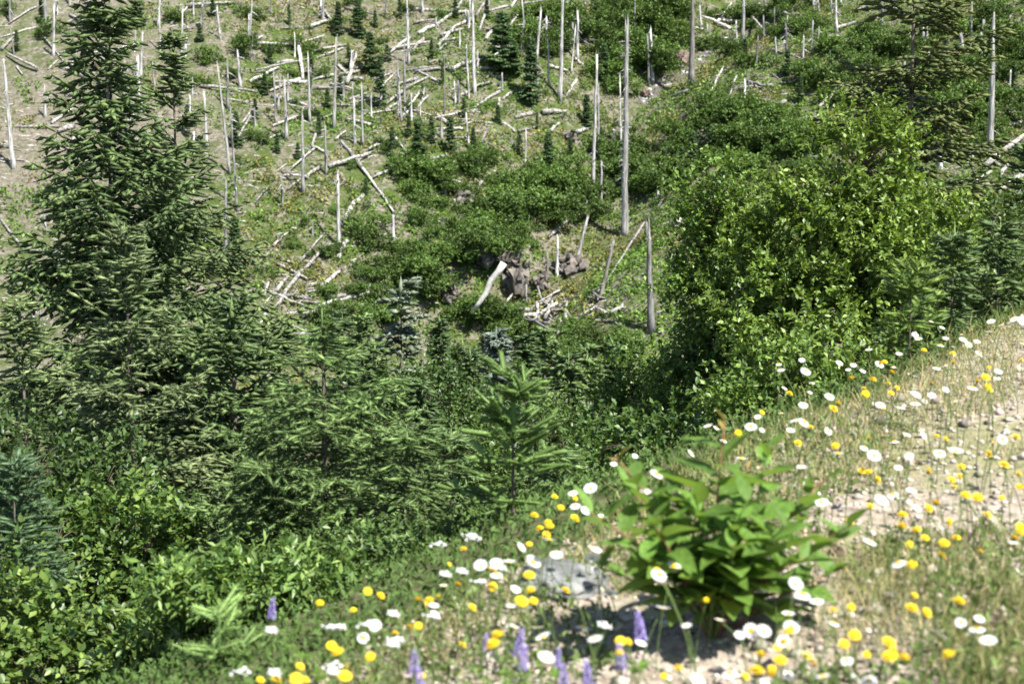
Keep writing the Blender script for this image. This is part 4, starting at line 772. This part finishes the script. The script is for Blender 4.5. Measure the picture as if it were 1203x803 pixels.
# ------------------------------------------------------------------ the broad leaved plant in the foreground, each leaf its own piece
def broad_leaf(name, mat, w=.34, curl=.18, fold=.08, n=8):
    t = np.linspace(0, 1, n); ww = w * np.sin(np.pi * t ** .8) ** .85 * (1 - t * .25) * .5 + .004; ww[-1] = .002; ww[0] = .006
    L_ = np.stack([-ww, t, -curl * t ** 2 + fold * ww / w * 2], 1); C_ = np.stack([0 * t, t, -curl * t ** 2], 1); R_ = L_ * [-1, 1, 1]
    V_ = np.concatenate([L_, C_, R_]); k = np.arange(n - 1)
    T_ = np.concatenate([np.stack([k, k + n, k + n + 1], 1), np.stack([k, k + n + 1, k + 1], 1), np.stack([k + n, k + 2 * n, k + 2 * n + 1], 1), np.stack([k + n, k + 2 * n + 1, k + n + 1], 1)])
    return make_mesh(name, V_, T_, mat, smooth=True)
BL = [broad_leaf('leaf', M_bigleaf, .44, .15, .10), broad_leaf('leaf', M_bigleaf, .50, .25, .06), broad_leaf('leaf', M_bigleaf, .40, -.05, .12)]
BR = [broad_leaf('leaf', M_redleaf, .34, .1, .12)]
from mathutils import Matrix, Vector
def leaf_rot(d, nrm):
    d = norm(np.array(d)); x = norm(np.cross(d, nrm)); z = np.cross(x, d); return Matrix(((x[0], d[0], z[0]), (x[1], d[1], z[1]), (x[2], d[2], z[2]))).to_euler()
pb = hit(838, 748, False); pb[2] = gz(pb[0], pb[1])
plant = thing('broadleaf_plant', 'knee high plant with many large green leaves and reddish young tips on gravel', 'plant', tuple(pb))
r_ = np.random.default_rng(5)
for si, (tx, ty, dy, red) in enumerate([(852, 490, 0, 1), (722, 535, -.02, 1), (905, 520, .1, 0), (972, 560, .05, 0), (792, 552, .08, 1), (1002, 615, -.1, 0), (880, 585, -.2, 0), (690, 600, -.08, 0), (745, 650, -.18, 0), (945, 655, -.2, 0), (815, 580, -.2, 0), (742, 575, .1, 0), (950, 600, .2, 0), (860, 640, -.25, 0), (700, 665, 0, 0), (995, 665, .1, 0), (880, 545, .25, 1), (765, 610, -.3, 0), (925, 615, -.3, 0)]):
    q = at_depth(tx, ty, pb[1] + dy) - pb; t = np.linspace(0, 1, 8); b0 = np.array([r_.normal(0, .05), r_.normal(0, .05), -.03])
    P = b0 * (1 - t[:, None]) + q * t[:, None]; P[:, :2] *= (t ** .7)[:, None]; sv, st = tube(P, .006 * (1.1 - .75 * t), 5); mm = MB(); mm.add(sv, st); obj('stem', mm.mesh('stem', M_rstem if red or si % 2 else M_stem, True), plant)
    nl = int(np.linalg.norm(q) / .052) + 4; a0 = r_.uniform(0, 6.28)
    for k in range(nl):
        tt_ = .34 + .66 * (k + .5) / nl; p = np.array([np.interp(tt_, t, P[:, d]) for d in range(3)]); az = a0 + k * 2.4 + r_.normal(0, .3)
        up = .05 + .9 * tt_ ** 3 + r_.normal(0, .18); d = np.array([math.cos(az), math.sin(az), up]); size = r_.uniform(.11, .215) * (1 - .45 * max(0, tt_ - .7) / .3)
        rd = red and tt_ > .90
        if rd: size *= .6
        o = obj('leaf', BR[0] if rd else BL[int(r_.integers(3))], plant, p, leaf_rot(d, np.array([r_.normal(0, .25), r_.normal(0, .25), 1.0])), size)
        if rd: o['label'] = 'reddish young leaf'

# ------------------------------------------------------------------ flowers
def petal_ring(name, n, r0, r1, w, mat, tilt=.1, rings=1):
    mm = MB()
    for g in range(rings):
        rr1 = r1 * (1 - .26 * g); zz = .0035 * g
        for k in range(n):
            a = 2 * math.pi * (k + .5 * g) / n; ca, sa = math.cos(a), math.sin(a); ww = w * (1 - .15 * g); tl = tilt + .22 * g
            pts = np.array([[r0, -.35 * ww, 0], [r0, .35 * ww, 0], [r0 * .4 + rr1 * .6, .5 * ww, .6 * rr1 * tl], [r0 * .4 + rr1 * .6, -.5 * ww, .6 * rr1 * tl], [rr1, .28 * ww, rr1 * tl * .7], [rr1, -.28 * ww, rr1 * tl * .7]])
            pts[:, 2] += zz; Vp = np.stack([pts[:, 0] * ca - pts[:, 1] * sa, pts[:, 0] * sa + pts[:, 1] * ca, pts[:, 2]], 1); mm.add(Vp, [[0, 1, 2], [0, 2, 3], [3, 2, 4], [3, 4, 5]])
    return mm.mesh(name, mat)
def dome(name, r, h, mat, k=10):
    th = np.linspace(0, 2 * math.pi, k, endpoint=False); mm = MB(); V_ = [[0, 0, h]] + [[r * .6 * math.cos(a), r * .6 * math.sin(a), h * .8] for a in th] + [[r * math.cos(a), r * math.sin(a), 0] for a in th]
    T_ = [[0, 1 + i_, 1 + (i_ + 1) % k] for i_ in range(k)] + [x for i_ in range(k) for x in ([1 + i_, 1 + k + i_, 1 + k + (i_ + 1) % k], [1 + i_, 1 + k + (i_ + 1) % k, 1 + (i_ + 1) % k])]
    mm.add(np.array(V_), np.array(T_)); return mm.mesh(name, mat, True)
PW = [petal_ring('petals', 17, .006, .0235, .0052, M_petal, .05), petal_ring('petals', 15, .006, .0225, .0058, M_petal, -.25), petal_ring('petals', 18, .006, .0245, .005, M_petal, .3)]
PY = [petal_ring('petals', 16, .002, .0185, .006, M_yel, .12, 3), petal_ring('petals', 14, .002, .0175, .006, M_yel, .25, 3)]
DW = dome('disc', .0088, .005, M_disc); DY = dome('disc', .006, .008, M_yel); CAL = dome('calyx', .006, -.012, M_stem, 7)
def stem_mesh(r_, h, r0=.0018):
    t = np.linspace(0, 1, 6); b = r_.normal(0, .05, 2); P = np.stack([b[0] * t ** 2, b[1] * t ** 2, -.03 + (h + .03) * t], 1); v, t_ = tube(P, r0, 4); mm = MB(); mm.add(v, t_); return mm.mesh('stem', M_stem), P[-1]
r_ = np.random.default_rng(17); STEMS = [(h,) + stem_mesh(r_, h) for h in (.10, .16, .22, .30, .38) for _ in range(3)]
def tile(ox, oy, k, s): v = np.array(s, float).reshape(-1, 2); return [(ox + a / k, oy + b / k) for a, b in v]
WH = tile(800,533,2.975,[420,45,400,115,445,100,475,132,405,185,490,168,55,425,300,360,340,385,370,380,400,455,425,490,475,515,375,560,535,590,245,615,205,635,660,308,760,380,740,140,805,128,700,165,825,190,760,50,675,5,800,8,545,5,1075,655,440,700,580,720,495,775,655,790,170,765,375,770,55,790,295,795,380,255,5,390,45,110,210,15])
WH += tile(400,533,2.975,[1115,420,940,487,1125,540,1165,390,890,400,895,338,880,365,755,352,672,378,490,390,545,420,575,435,590,378,545,385,120,598,80,640,330,560,325,528,360,458,150,728,595,530,605,605,710,640,610,475,1050,660,1140,780,890,645,630,327,730,298,915,220,875,122,815,140,855,200,820,180,860,175,1030,5,1105,70,955,35,1068,145,845,600])
WH += tile(800,270,2.975,[555,402,657,418,423,453,342,468,350,490,437,492,362,553,458,535,450,568,520,580,428,610,352,640,270,655,430,670,395,672,383,702,245,685,95,687,125,690,555,463,603,470,635,493,585,490,695,468,745,478,762,435,820,365,830,380,875,322,912,343,925,380,908,402,1015,348,1085,322,1120,332,1078,358,1165,312,1190,318,980,365,985,385,1005,400,1035,390,1050,408,1045,435,925,472,893,487,820,513,950,410,948,535,925,560,877,580,822,575,1110,497,1105,518,820,608,768,625,958,597,515,703,603,710,790,718,848,718,745,738,640,760,550,780,675,788,797,788,905,778,960,775,1090,743,1125,730,1020,550,1195,398,697,612,285,698,150,735,35,780])
YE = tile(800,533,2.975,[865,62,945,92,975,78,1130,40,1180,70,1185,115,995,145,980,45,890,172,865,190,775,215,770,255,825,265,660,182,935,238,1070,215,1185,262,1165,293,963,293,920,312,910,355,1047,342,808,387,815,495,805,540,858,555,972,517,530,547,380,617,605,633,725,660,740,690,780,710,730,708,650,700,465,735,440,705,937,703,280,702,265,760,225,778,318,750,320,770,90,510,590,237,595,535,1078,5,685,90,570,665,955,115])
YE += tile(400,533,2.975,[95,480,140,495,45,545,185,568,240,605,272,600,190,627,270,510,310,512,340,498,308,525,378,385,430,332,425,668,533,665,550,635,283,775,105,708,15,745,15,775,665,475,633,515,675,513,660,425,660,315,770,187,820,155,732,252,697,260,725,240,678,215,748,150,940,335,820,225,530,405,530,463,410,455,720,282,460,535])
YE += tile(800,270,2.975,[597,520,640,553,645,573,670,523,712,462,737,497,725,537,755,552,735,570,950,432,952,462,1077,480,1080,560,877,535,548,607,533,625,455,690,410,745,378,573,283,637,200,710,925,730,895,722,657,728,1170,725,1075,778,1190,455,540,755,705,623,850,420,695,465])
YE += tile(0,533,2.975,[1118,520,1160,670,1180,690,1048,743,1035,785,965,790,910,790,1065,790])
FLM = [(662, 650, 'behind the grey boulder', 50), (560, 660, 'in the white clump left of the boulder', 40), (640, 770, 'among the lupines', 60), (1072, 400, 'beside the yellow green sapling', 34), (1130, 385, 'below the dull green young fir', 34), (1036, 497, 'near the small dark stone', 45), (1165, 730, 'by the flat pinkish slab', 70),
 (985, 650, 'beside the pinkish stone', 45), (330, 790, 'beside the small pale sapling', 50), (620, 620, 'in front of the thick shooted sapling', 45), (930, 440, 'against the willow shrub', 40), (880, 780, 'below the broad leaved plant', 60), (470, 730, 'below the light green fir', 55), (1120, 560, 'in the dry grass above the slab', 60), (690, 580, 'left of the broad leaved plant tips', 40)]
def fl_zone(p, px=0, py=0):
    b_ = min(FLM, key=lambda m: (m[0] - px) ** 2 + (m[1] - py) ** 2)
    if (b_[0] - px) ** 2 + (b_[1] - py) ** 2 < b_[3] ** 2: return b_[2]
    e = float(edge_s(np.array([p[0]]), np.array([p[1]]))[0])
    if e > .25: return 'just below the shoulder edge among brush'
    if abs(p[0] - pb[0]) < .5 and abs(p[1] - pb[1]) < .7: return 'around the broad leaved plant'
    if e > -.5: return 'along the rim of the gravel shoulder'
    return 'out on the open gravel'
def plant_flower(px, py, kind):
    idx = int(r_.integers(len(STEMS))); h, sm, tp = STEMS[idx]
    p = None
    for tries in range(15):
        h, sm, tp = STEMS[idx]; p = hit(px, py, False, h)
        if edge_s(np.array([p[0]]), np.array([p[1]]))[0] < .8 and p[1] < 12: break
        idx = min(idx + 3, len(STEMS) - 1) if tries < 5 else idx
    dist = min(p[1], 9.5); p = at_depth(px, py, dist); base = np.array([p[0], p[1], gz(p[0], p[1])]); hh = max(.05, p[2] - base[2])
    zz = fl_zone(base, px, py); white = kind == 'w'
    lab = f"{'white daisy with yellow centre' if white else 'yellow dandelion like flower'} {zz}"
    base = np.array([base[0] - tp[0], base[1] - tp[1], gz(base[0] - tp[0], base[1] - tp[1])]); hh = max(.05, p[2] - base[2])
    e = thing('daisy' if white else 'hawkweed_flower', lab, 'daisy' if white else 'yellow flower', tuple(base), lab.replace('daisy', 'daisies').replace('like flower', 'like flowers'), 0)
    k = hh / h; o = obj('stem', sm, e, (0, 0, 0), (0, 0, 0), (1, 1, k)); tz = (tp[0], tp[1], tp[2] * k)
    rot = (r_.normal(.22, .32), r_.normal(.12, .32), 0); fs = r_.uniform(.6, 1.08)
    obj('petals', PW[int(r_.integers(3))] if white else PY[int(r_.integers(2))], e, tz, rot, fs)
    obj('disc', DW if white else DY, e, tz, rot, fs); obj('calyx', CAL, e, tz, rot, fs)
for _ in range(42):                              # more in loose clumps out on the shoulder
    x_ = r_.uniform(440, 1203); y_ = r_.uniform(420, 803)
    if y_ < 803 - (x_ - 430) * .50: continue
    (WH if r_.random() < .5 else YE).extend([(x_ + r_.normal(0, 14), y_ + r_.normal(0, 9)) for _ in range(int(r_.integers(1, 4)))])
for (px, py) in WH: plant_flower(px, py, 'w')
for (px, py) in YE: plant_flower(px, py, 'y')

# small clustered white blossoms (pearly everlasting)
def cluster_mesh(r_):
    mm = MB()
    for k in range(16):
        c_ = np.array([r_.normal(0, .013), r_.normal(0, .013), r_.uniform(0, .008)]); mm.add(oc * .0052 * r_.uniform(.7, 1.3) + c_, ot)
    return mm.mesh('blossoms', M_petal, True)
CL = [cluster_mesh(r_) for _ in range(3)]
for (px, py) in tile(400,533,2.975,[430,300,462,288,125,628,75,650,330,570,322,605,490,410,560,450,480,425,495,450,230,640,210,600,445,320,840,605,120,660,1090,95]) + tile(0,533,2.975,[1090,770,1120,745,1010,715,1150,760,1060,660]):
    p = hit(px, py, False, .3); p = at_depth(px, py, min(p[1], 7.5)); z0 = gz(p[0], p[1]); hh = max(.08, p[2] - z0); h, sm, tp = STEMS[int(r_.integers(len(STEMS)))]
    e = thing('everlasting_flower', 'tiny white blossom cluster on a thin stem at the bank edge', 'white flower', (p[0], p[1], z0), 'white blossom clusters'); obj('stem', sm, e, sc=(1, 1, hh / h)); obj('blossoms', CL[int(r_.integers(3))], e, (tp[0], tp[1], hh))

# lupines
def lupine_spike(r_, L=.10):
    mm = MB()
    for k in range(11):
        z = L * k / 11; rr_ = .017 * (1 - .62 * k / 11); m_ = 7 if k < 8 else 5
        for j_ in range(m_):
            a = 2 * math.pi * (j_ + .5 * k) / m_ + r_.normal(0, .2); c_ = np.array([rr_ * math.cos(a), rr_ * math.sin(a), z]); mm.add(oc * np.array([.0065, .0065, .0055]) * (1 - .35 * k / 11) * r_.uniform(.7, 1.2) + c_, ot)
    return mm.mesh('flower_spike', M_lup)
LS = [lupine_spike(r_) for _ in range(3)]
for (px, py, sc_) in [(613,768,1.1),(738,752,1.15),(706,785,1.0),(672,775,.7),(534,800,1.0),(514,803,.9),(649,808,1.0),(667,810,1.0),(575,762,.7),(356,738,.9),(660,800,.9)]:
    p = hit(px, py, False, .22); z0 = gz(p[0], p[1]); hh = max(.06, p[2] - z0); h, sm, tp = STEMS[int(r_.integers(len(STEMS)))]
    e = thing('lupine', ('purple lupine spike under the broad leaved plant' if px > 690 else ('short purple lupine spike close to the boulder' if py < 766 else 'purple lupine spike on the gravel in front of the boulder')) if px != 356 else 'faded purple lupine spike in the brush below the light green fir', 'lupine', (p[0], p[1], z0), 'lupines' if px != 356 else None)
    obj('stem', sm, e, sc=(1, 1, hh / h)); obj('flower_spike', LS[int(r_.integers(3))], e, (tp[0], tp[1], hh), (r_.normal(0, .12), r_.normal(0, .12), 0), sc_ * .75)
    for k in range(5):
        hz = hh * (.25 + .13 * k); az = r_.uniform(0, 6.28)
        for f in range(6):
            a = az + (f - 2.5) * .42; o = obj('leaf', BL[2], e, (math.cos(az) * .03, math.sin(az) * .03, hz), leaf_rot(np.array([math.cos(a), math.sin(a), .25]), np.array([0, 0, 1.0])), (.022, .045, .03))
print('TRIANGLES', TRI, 'objects', len(bpy.data.objects))
